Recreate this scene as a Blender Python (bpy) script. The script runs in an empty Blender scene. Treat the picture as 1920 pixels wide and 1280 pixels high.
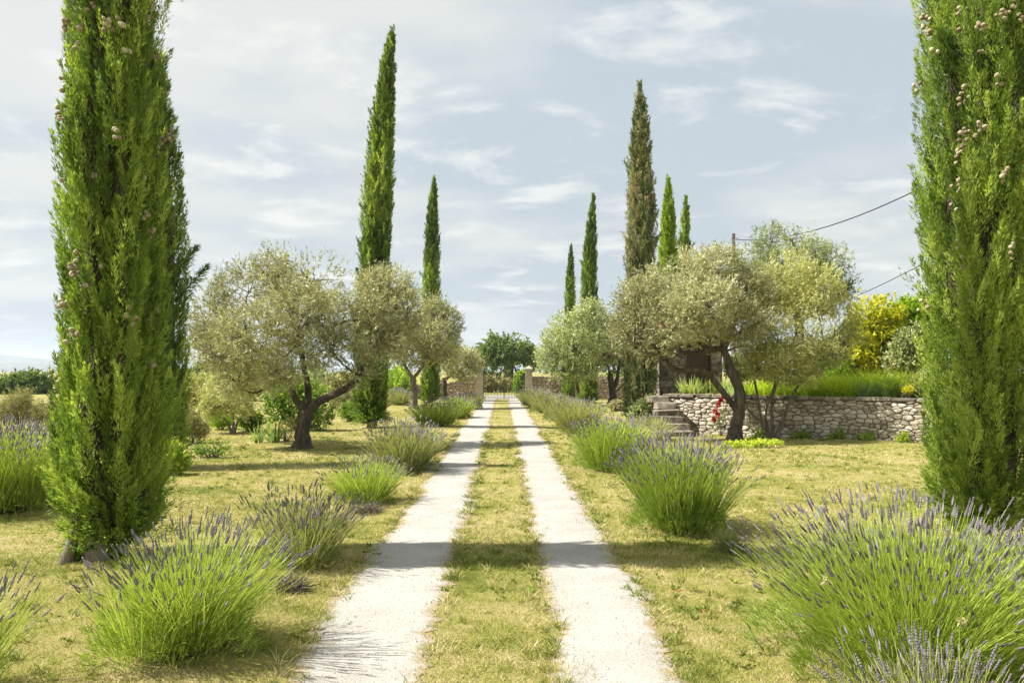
import bpy, math, random
import numpy as np
from mathutils import Vector, Matrix

# ------------------------------------------------------------------ camera, sky, sun, exposure
scene = bpy.context.scene
COL = scene.collection
F_PX, VPX, HOR, CAMH = 1493.33, 943.0, 696.0, 1.75      # focal length and horizon, in photo pixels

cam_d = bpy.data.cameras.new('camera')
cam_d.lens = 28.0
cam_d.sensor_width = 36.0
cam_d.shift_x = 17.0 / 1920
cam_d.shift_y = 56.0 / 1920
cam_d.clip_start = 0.05
cam_d.clip_end = 40000
cam = bpy.data.objects.new('camera', cam_d)
COL.objects.link(cam)
cam.location = (0, 0, CAMH)
cam.rotation_euler = (math.radians(90), 0, 0)
scene.camera = cam

SUN_EL = math.radians(49)
SH = Vector((1.0, 0.03, 0)).normalized()               # direction in which shadows fall
sun_dir = Vector((-SH.x * math.cos(SUN_EL), -SH.y * math.cos(SUN_EL), math.sin(SUN_EL)))   # towards the sun

world = bpy.data.worlds.new('World')
scene.world = world
world.use_nodes = True
nt = world.node_tree
nt.nodes.clear()
def WN(t, **kw):
    n = nt.nodes.new(t)
    for k, v in kw.items(): setattr(n, k, v)
    return n
wo = WN('ShaderNodeOutputWorld')
bg = WN('ShaderNodeBackground')
sky = WN('ShaderNodeTexSky')
sky.sky_type = 'NISHITA'
sky.sun_disc = False
sky.sun_elevation = SUN_EL
sky.sun_rotation = math.atan2(sun_dir.x, sun_dir.y)
sky.air_density = 1.2
sky.dust_density = 3.0
sky.ozone_density = 1.0
SKY_STRENGTH = 0.10
bg.inputs['Strength'].default_value = SKY_STRENGTH
tc = WN('ShaderNodeTexCoord')
sep = WN('ShaderNodeSeparateXYZ')
nt.links.new(tc.outputs['Generated'], sep.inputs[0])
zc = WN('ShaderNodeMath', operation='MAXIMUM'); zc.inputs[1].default_value = 0.0
nt.links.new(sep.outputs['Z'], zc.inputs[0])
za = WN('ShaderNodeMath', operation='ADD'); za.inputs[1].default_value = 0.16
nt.links.new(zc.outputs[0], za.inputs[0])
dx = WN('ShaderNodeMath', operation='DIVIDE'); dy = WN('ShaderNodeMath', operation='DIVIDE')
nt.links.new(sep.outputs['X'], dx.inputs[0]); nt.links.new(za.outputs[0], dx.inputs[1])
nt.links.new(sep.outputs['Y'], dy.inputs[0]); nt.links.new(za.outputs[0], dy.inputs[1])
cmb = WN('ShaderNodeCombineXYZ')
nt.links.new(dx.outputs[0], cmb.inputs[0]); nt.links.new(dy.outputs[0], cmb.inputs[1])
def cloud(scale, detail, rough, lo, hi, off, sx=1.0, dist=0.4):
    mp = WN('ShaderNodeMapping'); mp.inputs['Location'].default_value = off
    mp.inputs['Scale'].default_value = (sx, 1, 1)
    nt.links.new(cmb.outputs[0], mp.inputs[0])
    n = WN('ShaderNodeTexNoise'); n.inputs['Scale'].default_value = scale; n.inputs['Detail'].default_value = detail
    n.inputs['Roughness'].default_value = rough; n.inputs['Distortion'].default_value = dist
    nt.links.new(mp.outputs[0], n.inputs['Vector'])
    r = WN('ShaderNodeMapRange'); r.interpolation_type = 'SMOOTHSTEP'
    r.inputs[1].default_value = lo; r.inputs[2].default_value = hi
    nt.links.new(n.outputs['Fac'], r.inputs[0])
    return r
c1 = cloud(0.85, 6, 0.52, 0.42, 0.60, (1.4, 5.2, 0), 0.85, 0.2)         # broad veils
c2 = cloud(3.2, 9, 0.62, 0.50, 0.68, (7.9, 0.4, 0), 0.8, 0.3)       # small wisps
# a thin high veil everywhere, denser towards the horizon as in hazy air
veil = WN('ShaderNodeMapRange'); veil.inputs[1].default_value = 0.0; veil.inputs[2].default_value = 0.5
veil.inputs[3].default_value = 0.97; veil.inputs[4].default_value = 0.90
nt.links.new(sep.outputs['Z'], veil.inputs[0])
def mixc(a, b, f):
    m = WN('ShaderNodeMix', data_type='RGBA')
    if isinstance(a, tuple): m.inputs[6].default_value = a
    else: nt.links.new(a, m.inputs[6])
    if isinstance(b, tuple): m.inputs[7].default_value = b
    else: nt.links.new(b, m.inputs[7])
    nt.links.new(f, m.inputs[0])
    return m.outputs[2]
CL = 1.0 / SKY_STRENGTH
def cc(r, g, b): return (r * CL, g * CL, b * CL, 1)
s0 = mixc(sky.outputs[0], cc(0.184, 0.209, 0.225), veil.outputs[0])
mul1 = WN('ShaderNodeMath', operation='MULTIPLY'); mul1.inputs[1].default_value = 0.85
nt.links.new(c1.outputs[0], mul1.inputs[0])
s1 = mixc(s0, cc(0.282, 0.282, 0.272), mul1.outputs[0])
mul2 = WN('ShaderNodeMath', operation='MULTIPLY'); mul2.inputs[1].default_value = 0.75
nt.links.new(c2.outputs[0], mul2.inputs[0])
s2 = mixc(s1, cc(0.328, 0.326, 0.314), mul2.outputs[0])
nt.links.new(s2, bg.inputs['Color'])
nt.links.new(bg.outputs[0], wo.inputs['Surface'])

sun_l = bpy.data.lights.new('sun', 'SUN')
sun_l.energy = 3.8
sun_l.angle = math.radians(0.6)
sun_l.color = (1.0, 0.96, 0.90)
sun = bpy.data.objects.new('sun', sun_l)
COL.objects.link(sun)
sun.rotation_euler = sun_dir.to_track_quat('Z', 'Y').to_euler()
sun.location = (-20, 0, 30)

scene.view_settings.view_transform = 'Standard'
scene.view_settings.look = 'None'
scene.view_settings.exposure = 1.55
scene.view_settings.gamma = 1.0
scene.view_settings.use_curve_mapping = False
scene.render.engine = 'CYCLES'
scene.cycles.use_denoising = True
scene.cycles.max_bounces = 8
scene.cycles.diffuse_bounces = 3
scene.cycles.transmission_bounces = 4
scene.cycles.transparent_max_bounces = 8
scene.cycles.caustics_reflective = False
scene.cycles.caustics_refractive = False

# ------------------------------------------------------------------ helpers
def dist_of(py, z=0.0): return F_PX * (CAMH - z) / (py - HOR)
def at(px, py, d):
    """point at distance d that the photo shows at (px, py)"""
    return np.array([(px - VPX) / F_PX * d, d, CAMH - (py - HOR) / F_PX * d])
def ground(px, py, z=0.0):
    d = dist_of(py, z)
    return np.array([(px - VPX) / F_PX * d, d, z])
def unit(a):
    return a / np.maximum(np.linalg.norm(a, axis=-1, keepdims=True), 1e-9)
class Wob:
    """cheap smooth 3-D noise, about -1..1"""
    def __init__(s, rng, freq, n=7):
        s.k = unit(rng.normal(size=(n, 3))) * freq * rng.uniform(0.6, 1.6, (n, 1))
        s.p = rng.uniform(0, 6.28, n)
    def __call__(s, P): return np.sin(P @ s.k.T + s.p).sum(-1) / math.sqrt(len(s.p)) * 0.9

class Geo:
    def __init__(s): s.V, s.F, s.T, s.M, s.n = [], [], [], [], 0
    def add(s, V, F, tint=0.5, mat=0):
        V = np.asarray(V, float).reshape(-1, 3); F = np.asarray(F, int)
        s.V.append(V); s.F.append(F + s.n); s.n += len(V)
        s.T.append(np.broadcast_to(np.asarray(tint, float), (len(V),)).copy())
        s.M.append(np.full(len(F), mat, int))
    def mesh(s, name, mats, smooth=False):
        me = bpy.data.meshes.new(name)
        V = np.concatenate(s.V)
        me.vertices.add(len(V)); me.vertices.foreach_set('co', V.ravel())
        loops = np.concatenate([f.ravel() for f in s.F])
        tot = np.concatenate([np.full(len(f), f.shape[1], int) for f in s.F])
        me.loops.add(len(loops)); me.loops.foreach_set('vertex_index', loops)
        start = np.concatenate([[0], np.cumsum(tot)[:-1]])
        me.polygons.add(len(tot)); me.polygons.foreach_set('loop_start', start); me.polygons.foreach_set('loop_total', tot)
        for m in (mats if isinstance(mats, (list, tuple)) else [mats]): me.materials.append(m)
        me.polygons.foreach_set('material_index', np.concatenate(s.M))
        me.polygons.foreach_set('use_smooth', np.full(len(tot), smooth))
        at_ = me.attributes.new('tint', 'FLOAT', 'POINT')
        at_.data.foreach_set('value', np.concatenate(s.T))
        me.update(calc_edges=True)
        return me
def link(name, me, parent=None, loc=None):
    o = bpy.data.objects.new(name, me); COL.objects.link(o)
    if parent is not None: o.parent = parent
    if loc is not None: o.location = loc
    return o
def tag(o, label=None, cat=None, group=None, kind=None):
    if label: o['label'] = label
    if cat: o['category'] = cat
    if group: o['group'] = group
    if kind: o['kind'] = kind
    return o
def thing(name, label, cat, loc=(0, 0, 0), group=None):
    o = bpy.data.objects.new(name, None); COL.objects.link(o)
    o.location = loc; o.empty_display_size = 0.2
    return tag(o, label, cat, group, 'thing')

def leafq(B, D, L, W, rng, tint, geo, mat=0, kite=False):
    """small leaves: B base, D unit direction; one triangle each, or a kite"""
    n = len(B)
    S = unit(np.cross(D, rng.normal(size=(n, 3))))
    L = np.broadcast_to(L, (n,))[:, None]; W = np.broadcast_to(W, (n,))[:, None]
    if kite: P = [B, B + D * L * 0.42 + S * W * 0.5, B + D * L, B + D * L * 0.42 - S * W * 0.5]
    else: P = [B + S * W * 0.5, B + D * L, B + D * L * 0.12 - S * W * 0.5]
    k = len(P)
    geo.add(np.stack(P, 1).reshape(-1, 3), np.arange(n * k).reshape(n, k), np.repeat(np.broadcast_to(tint, (n,)), k), mat)
def blades(B, D, L, W, droop, rng, tint, geo, segs=3, mat=0, face=None):
    """curved tapering strips"""
    n = len(B)
    S = unit(np.cross(D, rng.normal(size=(n, 3)))) if face is None else face
    L = np.broadcast_to(L, (n,))[:, None]; W = np.broadcast_to(W, (n,))[:, None]
    droop = np.broadcast_to(droop, (n,))[:, None]
    rows = []
    H = D.copy(); H[:, 2] = 0; H = unit(H)
    for k in range(segs + 1):
        u = k / segs
        c = B + D * L * u + H * (droop * L * u * u * 0.8) - np.array([0, 0, 1]) * (droop * L * u * u * 0.5)
        w = W * (1 - u ** 2.2) * 0.5
        if k < segs: rows += [c + S * w, c - S * w]
        else: rows += [c]
    V = np.stack(rows, 1); m = V.shape[1]
    base = (np.arange(n) * m)[:, None]
    quads = np.concatenate([base + np.array([[2*k, 2*k+1, 2*k+3, 2*k+2]]) for k in range(segs - 1)]) if segs > 1 else None
    tri = base + np.array([[2*segs-2, 2*segs-1, 2*segs]])
    T = np.repeat(np.broadcast_to(tint, (n,)), m)
    geo.add(V.reshape(-1, 3), tri, T, mat)
    if quads is not None:
        geo.F.append(quads + geo.n - n * m); geo.M.append(np.full(len(quads), mat, int))
def tube(pts, radii, geo, seg=8, rng=None, rough=0.0, tint=0.5, mat=0, cap=True):
    pts = np.asarray(pts, float); radii = np.asarray(radii, float)
    n = len(pts)
    T = np.gradient(pts, axis=0); T = unit(T)
    ref = np.array([0.31, 0.93, 0.17]); A = unit(np.cross(T, ref)); Bv = np.cross(T, A)
    th = np.linspace(0, 2 * math.pi, seg, endpoint=False)
    R = np.repeat(radii[:, None], seg, 1)
    if rng is not None and rough: R = R * (1 + rng.uniform(-rough, rough, (n, seg)))
    V = pts[:, None] + R[..., None] * (np.cos(th)[None, :, None] * A[:, None] + np.sin(th)[None, :, None] * Bv[:, None])
    i = np.arange(n - 1)[:, None] * seg; j = np.arange(seg)[None]
    j2 = (j + 1) % seg
    F = np.stack([i + j, i + j2, i + seg + j2, i + seg + j], -1).reshape(-1, 4)
    geo.add(V.reshape(-1, 3), F, tint, mat)
    if cap:
        for r0, p in ((0, pts[0]), (n - 1, pts[-1])):
            ring = V[r0]
            VV = np.concatenate([ring, [p]])
            geo.add(VV, np.array([[k, (k + 1) % seg, seg] for k in range(seg)]), tint, mat)
def curve_pts(P, n):
    """Catmull-Rom through control points"""
    P = np.asarray(P, float)
    P = np.concatenate([[2 * P[0] - P[1]], P, [2 * P[-1] - P[-2]]])
    out = []
    m = len(P) - 3
    for t in np.linspace(0, m - 1e-6, n):
        k = int(t); u = t - k
        a, b, c, d = P[k:k + 4]
        out.append(0.5 * (2 * b + (c - a) * u + (2 * a - 5 * b + 4 * c - d) * u * u + (3 * b - a - 3 * c + d) * u ** 3))
    return np.array(out)
def boxgeo(geo, lo, hi, tint=0.5, mat=0):
    lo = np.array(lo, float); hi = np.array(hi, float)
    V = np.array([[x, y, z] for x in (lo[0], hi[0]) for y in (lo[1], hi[1]) for z in (lo[2], hi[2])])
    F = [[0, 1, 3, 2], [4, 6, 7, 5], [0, 4, 5, 1], [2, 3, 7, 6], [0, 2, 6, 4], [1, 5, 7, 3]]
    geo.add(V, F, tint, mat)

# ------------------------------------------------------------------ materials
def new_mat(name):
    m = bpy.data.materials.new(name); m.use_nodes = True
    m.node_tree.nodes.clear()
    return m, m.node_tree
def N(t, ty, **kw):
    n = t.nodes.new(ty)
    for k, v in kw.items():
        if k.startswith('in_'): n.inputs[k[3:]].default_value = v
        else: setattr(n, k, v)
    return n
def ramp(t, fac, stops):
    r = t.nodes.new('ShaderNodeValToRGB')
    e = r.color_ramp.elements
    while len(e) < len(stops): e.new(0.5)
    for el, (p, c) in zip(e, stops): el.position = p; el.color = (*c, 1)
    t.links.new(fac, r.inputs[0])
    return r.outputs[0]
def noise(t, vec, scale, detail=4, rough=0.55, dist=0.0):
    n = N(t, 'ShaderNodeTexNoise', in_Scale=scale, in_Detail=detail, in_Roughness=rough, in_Distortion=dist)
    if vec is not None: t.links.new(vec, n.inputs['Vector'])
    return n.outputs['Fac']
def leaf_mat(name, stops, transl=0.3, rough=0.5, tr_boost=(1.15, 1.2, 0.7), spec=0.3):
    m, t = new_mat(name)
    out = N(t, 'ShaderNodeOutputMaterial')
    a = N(t, 'ShaderNodeAttribute', attribute_name='tint')
    col = ramp(t, a.outputs['Fac'], stops)
    p = N(t, 'ShaderNodeBsdfPrincipled', in_Roughness=rough)
    p.inputs['Specular IOR Level'].default_value = spec
    t.links.new(col, p.inputs['Base Color'])
    if transl:
        tl = N(t, 'ShaderNodeBsdfTranslucent')
        mc = N(t, 'ShaderNodeMix', data_type='RGBA', blend_type='MULTIPLY'); mc.inputs[0].default_value = 1
        t.links.new(col, mc.inputs[6]); mc.inputs[7].default_value = (*tr_boost, 1)
        t.links.new(mc.outputs[2], tl.inputs['Color'])
        mx = N(t, 'ShaderNodeMixShader'); mx.inputs[0].default_value = transl
        t.links.new(p.outputs[0], mx.inputs[1]); t.links.new(tl.outputs[0], mx.inputs[2])
        t.links.new(mx.outputs[0], out.inputs[0])
    else:
        t.links.new(p.outputs[0], out.inputs[0])
    return m
def rough_mat(name, stops, scale=6, detail=6, rough=0.9, bump=0.3, bscale=30, tint_w=0.0, bdist=0.02, spec=0.25, stretch=None):
    """noise-mottled mineral or bark surface; tint shifts the colour per piece"""
    m, t = new_mat(name)
    out = N(t, 'ShaderNodeOutputMaterial')
    tcn = N(t, 'ShaderNodeTexCoord')
    geo = N(t, 'ShaderNodeNewGeometry')
    vec = geo.outputs['Position']
    if stretch:
        mp = N(t, 'ShaderNodeMapping'); mp.inputs['Scale'].default_value = stretch
        t.links.new(vec, mp.inputs[0]); vec = mp.outputs[0]
    f = noise(t, vec, scale, detail, 0.6)
    if tint_w:
        oi = N(t, 'ShaderNodeObjectInfo')
        a = N(t, 'ShaderNodeMath', operation='MULTIPLY_ADD'); a.inputs[1].default_value = tint_w; 
        t.links.new(oi.outputs['Random'], a.inputs[0])
        s = N(t, 'ShaderNodeMath', operation='MULTIPLY_ADD'); s.inputs[1].default_value = 1 - tint_w * 0.6; s.inputs[2].default_value = -0.2 * tint_w
        t.links.new(f, s.inputs[0]); t.links.new(s.outputs[0], a.inputs[2])
        f = a.outputs[0]
    col = ramp(t, f, stops)
    p = N(t, 'ShaderNodeBsdfPrincipled', in_Roughness=rough)
    p.inputs['Specular IOR Level'].default_value = spec
    t.links.new(col, p.inputs['Base Color'])
    b = N(t, 'ShaderNodeBump', in_Strength=bump, in_Distance=bdist)
    t.links.new(noise(t, vec, bscale, 6, 0.65), b.inputs['Height'])
    t.links.new(b.outputs[0], p.inputs['Normal'])
    t.links.new(p.outputs[0], out.inputs[0])
    return m

STRAW = (0.35, 0.285, 0.10); STRAW2 = (0.42, 0.335, 0.165); GRN = (0.17, 0.20, 0.036); GRN2 = (0.26, 0.262, 0.055)
def lawn_color(t):
    """straw and green patches laid out over the ground plane"""
    g = N(t, 'ShaderNodeNewGeometry')
    mp = N(t, 'ShaderNodeMapping'); mp.inputs['Scale'].default_value = (1, 1, 0)
    t.links.new(g.outputs['Position'], mp.inputs[0])
    v = mp.outputs[0]
    big = noise(t, v, 0.8, 5, 0.62, 0.4)
    mid = noise(t, v, 5.0, 4, 0.65)
    ad = N(t, 'ShaderNodeMath', operation='MULTIPLY_ADD'); ad.inputs[1].default_value = 0.6
    t.links.new(mid, ad.inputs[0]); t.links.new(big, ad.inputs[2])
    sb = N(t, 'ShaderNodeMath', operation='SUBTRACT'); sb.inputs[1].default_value = 0.31
    t.links.new(ad.outputs[0], sb.inputs[0])
    return sb.outputs[0], v
LAWN_STOPS = [(0.27, (0.11, 0.125, 0.025)), (0.42, (0.22, 0.215, 0.048)), (0.55, (0.305, 0.258, 0.095)), (0.78, (0.40, 0.33, 0.17))]
def ground_material():
    m, t = new_mat('lawn_soil')
    out = N(t, 'ShaderNodeOutputMaterial')
    f, v = lawn_color(t)
    fine = noise(t, v, 60, 4, 0.7)
    a = N(t, 'ShaderNodeMath', operation='MULTIPLY_ADD'); a.inputs[1].default_value = 0.5
    t.links.new(fine, a.inputs[0]); t.links.new(f, a.inputs[2])
    s = N(t, 'ShaderNodeMath', operation='SUBTRACT'); s.inputs[1].default_value = 0.25
    t.links.new(a.outputs[0], s.inputs[0])
    col = ramp(t, s.outputs[0], LAWN_STOPS)
    p = N(t, 'ShaderNodeBsdfPrincipled', in_Roughness=0.95)
    p.inputs['Specular IOR Level'].default_value = 0.1
    t.links.new(col, p.inputs['Base Color'])
    b = N(t, 'ShaderNodeBump', in_Strength=0.8, in_Distance=0.03)
    t.links.new(noise(t, v, 45, 5, 0.7), b.inputs['Height'])
    t.links.new(b.outputs[0], p.inputs['Normal'])
    t.links.new(p.outputs[0], out.inputs[0])
    return m
def grass_material():
    m, t = new_mat('grass_blades')
    out = N(t, 'ShaderNodeOutputMaterial')
    f, v = lawn_color(t)
    at_ = N(t, 'ShaderNodeAttribute', attribute_name='tint')
    a = N(t, 'ShaderNodeMath', operation='MULTIPLY_ADD'); a.inputs[1].default_value = 0.62
    t.links.new(at_.outputs['Fac'], a.inputs[0]); t.links.new(f, a.inputs[2])
    s = N(t, 'ShaderNodeMath', operation='SUBTRACT'); s.inputs[1].default_value = 0.31
    t.links.new(a.outputs[0], s.inputs[0])
    col = ramp(t, s.outputs[0], [(0.18, (0.14, 0.19, 0.028)), (0.40, (0.31, 0.33, 0.06)), (0.54, (0.475, 0.43, 0.145)), (0.78, (0.63, 0.545, 0.30))])
    p = N(t, 'ShaderNodeBsdfPrincipled', in_Roughness=0.6)
    p.inputs['Specular IOR Level'].default_value = 0.2
    t.links.new(col, p.inputs['Base Color'])
    tl = N(t, 'ShaderNodeBsdfTranslucent'); t.links.new(col, tl.inputs['Color'])
    mx = N(t, 'ShaderNodeMixShader'); mx.inputs[0].default_value = 0.35
    t.links.new(p.outputs[0], mx.inputs[1]); t.links.new(tl.outputs[0], mx.inputs[2])
    t.links.new(mx.outputs[0], out.inputs[0])
    return m
def gravel_material():
    m, t = new_mat('limestone_gravel')
    out = N(t, 'ShaderNodeOutputMaterial')
    g = N(t, 'ShaderNodeNewGeometry'); v = g.outputs['Position']
    f1 = noise(t, v, 1.6, 5, 0.6); f2 = noise(t, v, 70, 5, 0.75)
    a = N(t, 'ShaderNodeMath', operation='MULTIPLY_ADD'); a.inputs[1].default_value = 0.75
    t.links.new(f2, a.inputs[0])
    h = N(t, 'ShaderNodeMath', operation='MULTIPLY'); h.inputs[1].default_value = 0.35
    t.links.new(f1, h.inputs[0]); t.links.new(h.outputs[0], a.inputs[2])
    stone = ramp(t, a.outputs[0], [(0.27, (0.12, 0.10, 0.076)), (0.41, (0.235, 0.213, 0.18)), (0.54, (0.335, 0.316, 0.281)), (0.8, (0.435, 0.418, 0.385))])
    # dirt and straw trodden into the edges
    at_ = N(t, 'ShaderNodeAttribute', attribute_name='tint')
    f3 = noise(t, v, 9, 6, 0.7)
    e1 = N(t, 'ShaderNodeMath', operation='ADD'); t.links.new(at_.outputs['Fac'], e1.inputs[0]); t.links.new(f3, e1.inputs[1])
    e2 = N(t, 'ShaderNodeMapRange', interpolation_type='SMOOTHSTEP'); e2.inputs[1].default_value = 0.55; e2.inputs[2].default_value = 1.05
    t.links.new(e1.outputs[0], e2.inputs[0])
    dirt = ramp(t, f2, [(0.35, (0.17, 0.125, 0.06)), (0.5, (0.27, 0.21, 0.12)), (0.65, (0.36, 0.31, 0.23))])
    mm = N(t, 'ShaderNodeMix', data_type='RGBA'); t.links.new(e2.outputs[0], mm.inputs[0]); t.links.new(dirt, mm.inputs[6]); t.links.new(stone, mm.inputs[7])
    col = mm.outputs[2]
    p = N(t, 'ShaderNodeBsdfPrincipled', in_Roughness=0.95)
    p.inputs['Specular IOR Level'].default_value = 0.15
    t.links.new(col, p.inputs['Base Color'])
    vo = N(t, 'ShaderNodeTexVoronoi', in_Scale=85.0); t.links.new(v, vo.inputs['Vector'])
    b = N(t, 'ShaderNodeBump', in_Strength=0.3, in_Distance=0.006, invert=True)
    t.links.new(vo.outputs['Distance'], b.inputs['Height'])
    t.links.new(b.outputs[0], p.inputs['Normal'])
    t.links.new(p.outputs[0], out.inputs[0])
    return m

M = {}
M['lawn'] = ground_material(); M['grass'] = grass_material(); M['gravel'] = gravel_material()
M['cyp'] = leaf_mat('cypress_foliage', [(0.0, (0.0486, 0.0858, 0.0198)), (0.35, (0.1296, 0.2035, 0.033)), (0.65, (0.2538, 0.352, 0.0506)), (1.0, (0.486, 0.572, 0.121))], 0.4, 0.55)
M['cypb'] = leaf_mat('bright_cypress_foliage', [(0.0, (0.0562, 0.1092, 0.0143)), (0.4, (0.15, 0.2645, 0.022)), (0.7, (0.25, 0.368, 0.0286)), (1.0, (0.425, 0.506, 0.055))], 0.38, 0.55)
M['cypo'] = leaf_mat('old_cypress_foliage', [(0.0, (0.06, 0.0875, 0.036)), (0.4, (0.144, 0.1875, 0.072)), (0.7, (0.24, 0.275, 0.108)), (0.88, (0.396, 0.3625, 0.204)), (1.0, (0.48, 0.3875, 0.24))], 0.25, 0.6)
M['twig'] = rough_mat('brown_twigs', [(0.3, (0.035, 0.028, 0.018)), (0.7, (0.09, 0.07, 0.045))], 12, bump=0.6)
M['bark'] = rough_mat('cypress_bark', [(0.3, (0.09, 0.07, 0.05)), (0.6, (0.22, 0.185, 0.14)), (0.8, (0.33, 0.29, 0.23))], 9, bump=0.8, bscale=22, stretch=(1, 1, 0.25))
M['obark'] = rough_mat('olive_bark', [(0.3, (0.035, 0.028, 0.02)), (0.55, (0.095, 0.078, 0.058)), (0.8, (0.19, 0.165, 0.125))], 10, bump=0.9, bscale=26, stretch=(1, 1, 0.35))
M['gbark'] = rough_mat('grey_olive_bark', [(0.3, (0.07, 0.06, 0.045)), (0.55, (0.16, 0.14, 0.105)), (0.8, (0.25, 0.225, 0.17))], 10, bump=0.9, bscale=26, stretch=(1, 1, 0.35))
M['olive'] = leaf_mat('olive_leaves', [(0.0, (0.1505, 0.1581, 0.0714)), (0.35, (0.2948, 0.2972, 0.1418)), (0.65, (0.4829, 0.4807, 0.2572)), (1.0, (0.7777, 0.759, 0.483))], 0.3, 0.45, (1.1, 1.1, 0.7), 0.45)
M['olivey'] = leaf_mat('pale_olive_leaves', [(0.0, (0.1645, 0.1802, 0.055)), (0.35, (0.3162, 0.3346, 0.11)), (0.65, (0.4996, 0.5084, 0.19)), (1.0, (0.7337, 0.7207, 0.34))], 0.33, 0.45, (1.1, 1.1, 0.7), 0.45)
M['olived'] = leaf_mat('green_olive_leaves', [(0.0, (0.1242, 0.1579, 0.058)), (0.35, (0.2546, 0.2969, 0.115)), (0.65, (0.416, 0.4612, 0.2)), (1.0, (0.6707, 0.7076, 0.37))], 0.3, 0.45, (1.1, 1.1, 0.7), 0.45)
M['oak'] = leaf_mat('oak_leaves', [(0.0, (0.0538, 0.0896, 0.0315)), (0.4, (0.1076, 0.1704, 0.0472)), (0.75, (0.1884, 0.2602, 0.0629)), (1.0, (0.287, 0.3588, 0.0865))], 0.35, 0.5)
M['shrub'] = leaf_mat('shrub_leaves', [(0.0, (0.0683, 0.1366, 0.0216)), (0.4, (0.1707, 0.2846, 0.037)), (0.75, (0.3643, 0.4782, 0.0539)), (1.0, (0.6376, 0.6831, 0.077))], 0.35, 0.4)
M['gold'] = leaf_mat('golden_leaves', [(0.0, (0.12, 0.2, 0.015)), (0.35, (0.3, 0.36, 0.02)), (0.7, (0.56, 0.54, 0.025)), (1.0, (0.75, 0.66, 0.05))], 0.45, 0.45)
M['lime'] = leaf_mat('lime_leaves', [(0.0, (0.0886, 0.1676, 0.0158)), (0.4, (0.2302, 0.3688, 0.0238)), (0.75, (0.4073, 0.5533, 0.029)), (1.0, (0.6376, 0.7042, 0.0528))], 0.45, 0.45)
M['varieg'] = leaf_mat('variegated_leaves', [(0.0, (0.0747, 0.1046, 0.0396)), (0.4, (0.1943, 0.2392, 0.0924)), (0.7, (0.4186, 0.4485, 0.198)), (1.0, (0.6727, 0.6578, 0.33))], 0.3, 0.4)
M['palesh'] = leaf_mat('pale_shrub_leaves', [(0.0, (0.132, 0.132, 0.045)), (0.4, (0.242, 0.2365, 0.085)), (0.75, (0.374, 0.352, 0.15)), (1.0, (0.506, 0.473, 0.24))], 0.25, 0.5)
M['iris'] = leaf_mat('iris_blades', [(0.0, (0.1346, 0.2242, 0.0528)), (0.4, (0.2242, 0.3289, 0.0924)), (0.75, (0.3588, 0.4335, 0.132)), (1.0, (0.6279, 0.6279, 0.2112))], 0.4, 0.45)
M['lavleaf'] = leaf_mat('lavender_leaves', [(0.0, (0.1043, 0.164, 0.042)), (0.4, (0.2215, 0.3074, 0.0511)), (0.75, (0.3518, 0.4441, 0.063)), (1.0, (0.5212, 0.5739, 0.1352))], 0.35, 0.5)
M['lavleafg'] = leaf_mat('grey_lavender_leaves', [(0.0, (0.1353, 0.1592, 0.0688)), (0.4, (0.2434, 0.272, 0.0963)), (0.75, (0.3787, 0.398, 0.1375)), (1.0, (0.5274, 0.5174, 0.2338))], 0.35, 0.5)
M['lavfl'] = leaf_mat('lavender_flowers', [(0.0, (0.125, 0.107, 0.122)), (0.4, (0.19, 0.166, 0.19)), (0.75, (0.265, 0.236, 0.27)), (1.0, (0.37, 0.34, 0.375))], 0.2, 0.8, (1, 1, 1), 0.1)
M['lavdry'] = leaf_mat('dry_lavender_wood', [(0.0, (0.07, 0.055, 0.04)), (0.5, (0.15, 0.125, 0.09)), (1.0, (0.27, 0.235, 0.17))], 0.05, 0.9, (1, 1, 1), 0.1)
M['rose'] = leaf_mat('red_petals', [(0.0, (0.38, 0.012, 0.018)), (1.0, (0.62, 0.03, 0.035))], 0.2, 0.5, (1, 0.6, 0.6))
M['stone'] = rough_mat('limestone', [(0.14, (0.17, 0.13, 0.095)), (0.32, (0.34, 0.285, 0.215)), (0.52, (0.49, 0.43, 0.34)), (0.8, (0.60, 0.55, 0.46))], 7, 7, 0.9, 0.9, 30, 0.45)
M['cope'] = rough_mat('weathered_limestone', [(0.25, (0.075, 0.062, 0.048)), (0.45, (0.18, 0.15, 0.115)), (0.7, (0.36, 0.32, 0.25))], 6, 8, 0.92, 0.9, 26, 0.3)
M['joint'] = rough_mat('earth_joint', [(0.3, (0.12, 0.095, 0.07)), (0.7, (0.26, 0.215, 0.16))], 20, bump=0.6)
M['warm'] = rough_mat('warm_stone', [(0.25, (0.24, 0.18, 0.125)), (0.5, (0.37, 0.29, 0.21)), (0.8, (0.47, 0.40, 0.31))], 2.6, 7, 0.9, 0.7, 30, 0.2)
M['pier'] = rough_mat('dressed_stone', [(0.25, (0.31, 0.255, 0.19)), (0.6, (0.43, 0.365, 0.285)), (0.85, (0.5, 0.44, 0.36))], 5, 6, 0.9, 0.3, 40)
M['iron'] = rough_mat('rusty_iron', [(0.3, (0.035, 0.025, 0.02)), (0.7, (0.10, 0.07, 0.05))], 14, rough=0.7, bump=0.2)
M['wood'] = rough_mat('dark_wood', [(0.3, (0.055, 0.04, 0.03)), (0.7, (0.13, 0.09, 0.062))], 8, bump=0.4, stretch=(1, 1, 0.15))
M['polewood'] = rough_mat('grey_pole', [(0.3, (0.09, 0.085, 0.075)), (0.7, (0.2, 0.19, 0.17))], 8, bump=0.4, stretch=(1, 1, 0.15))
M['tile'] = rough_mat('clay_tile', [(0.3, (0.19, 0.09, 0.05)), (0.7, (0.34, 0.19, 0.12))], 8, bump=0.4)
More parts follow.
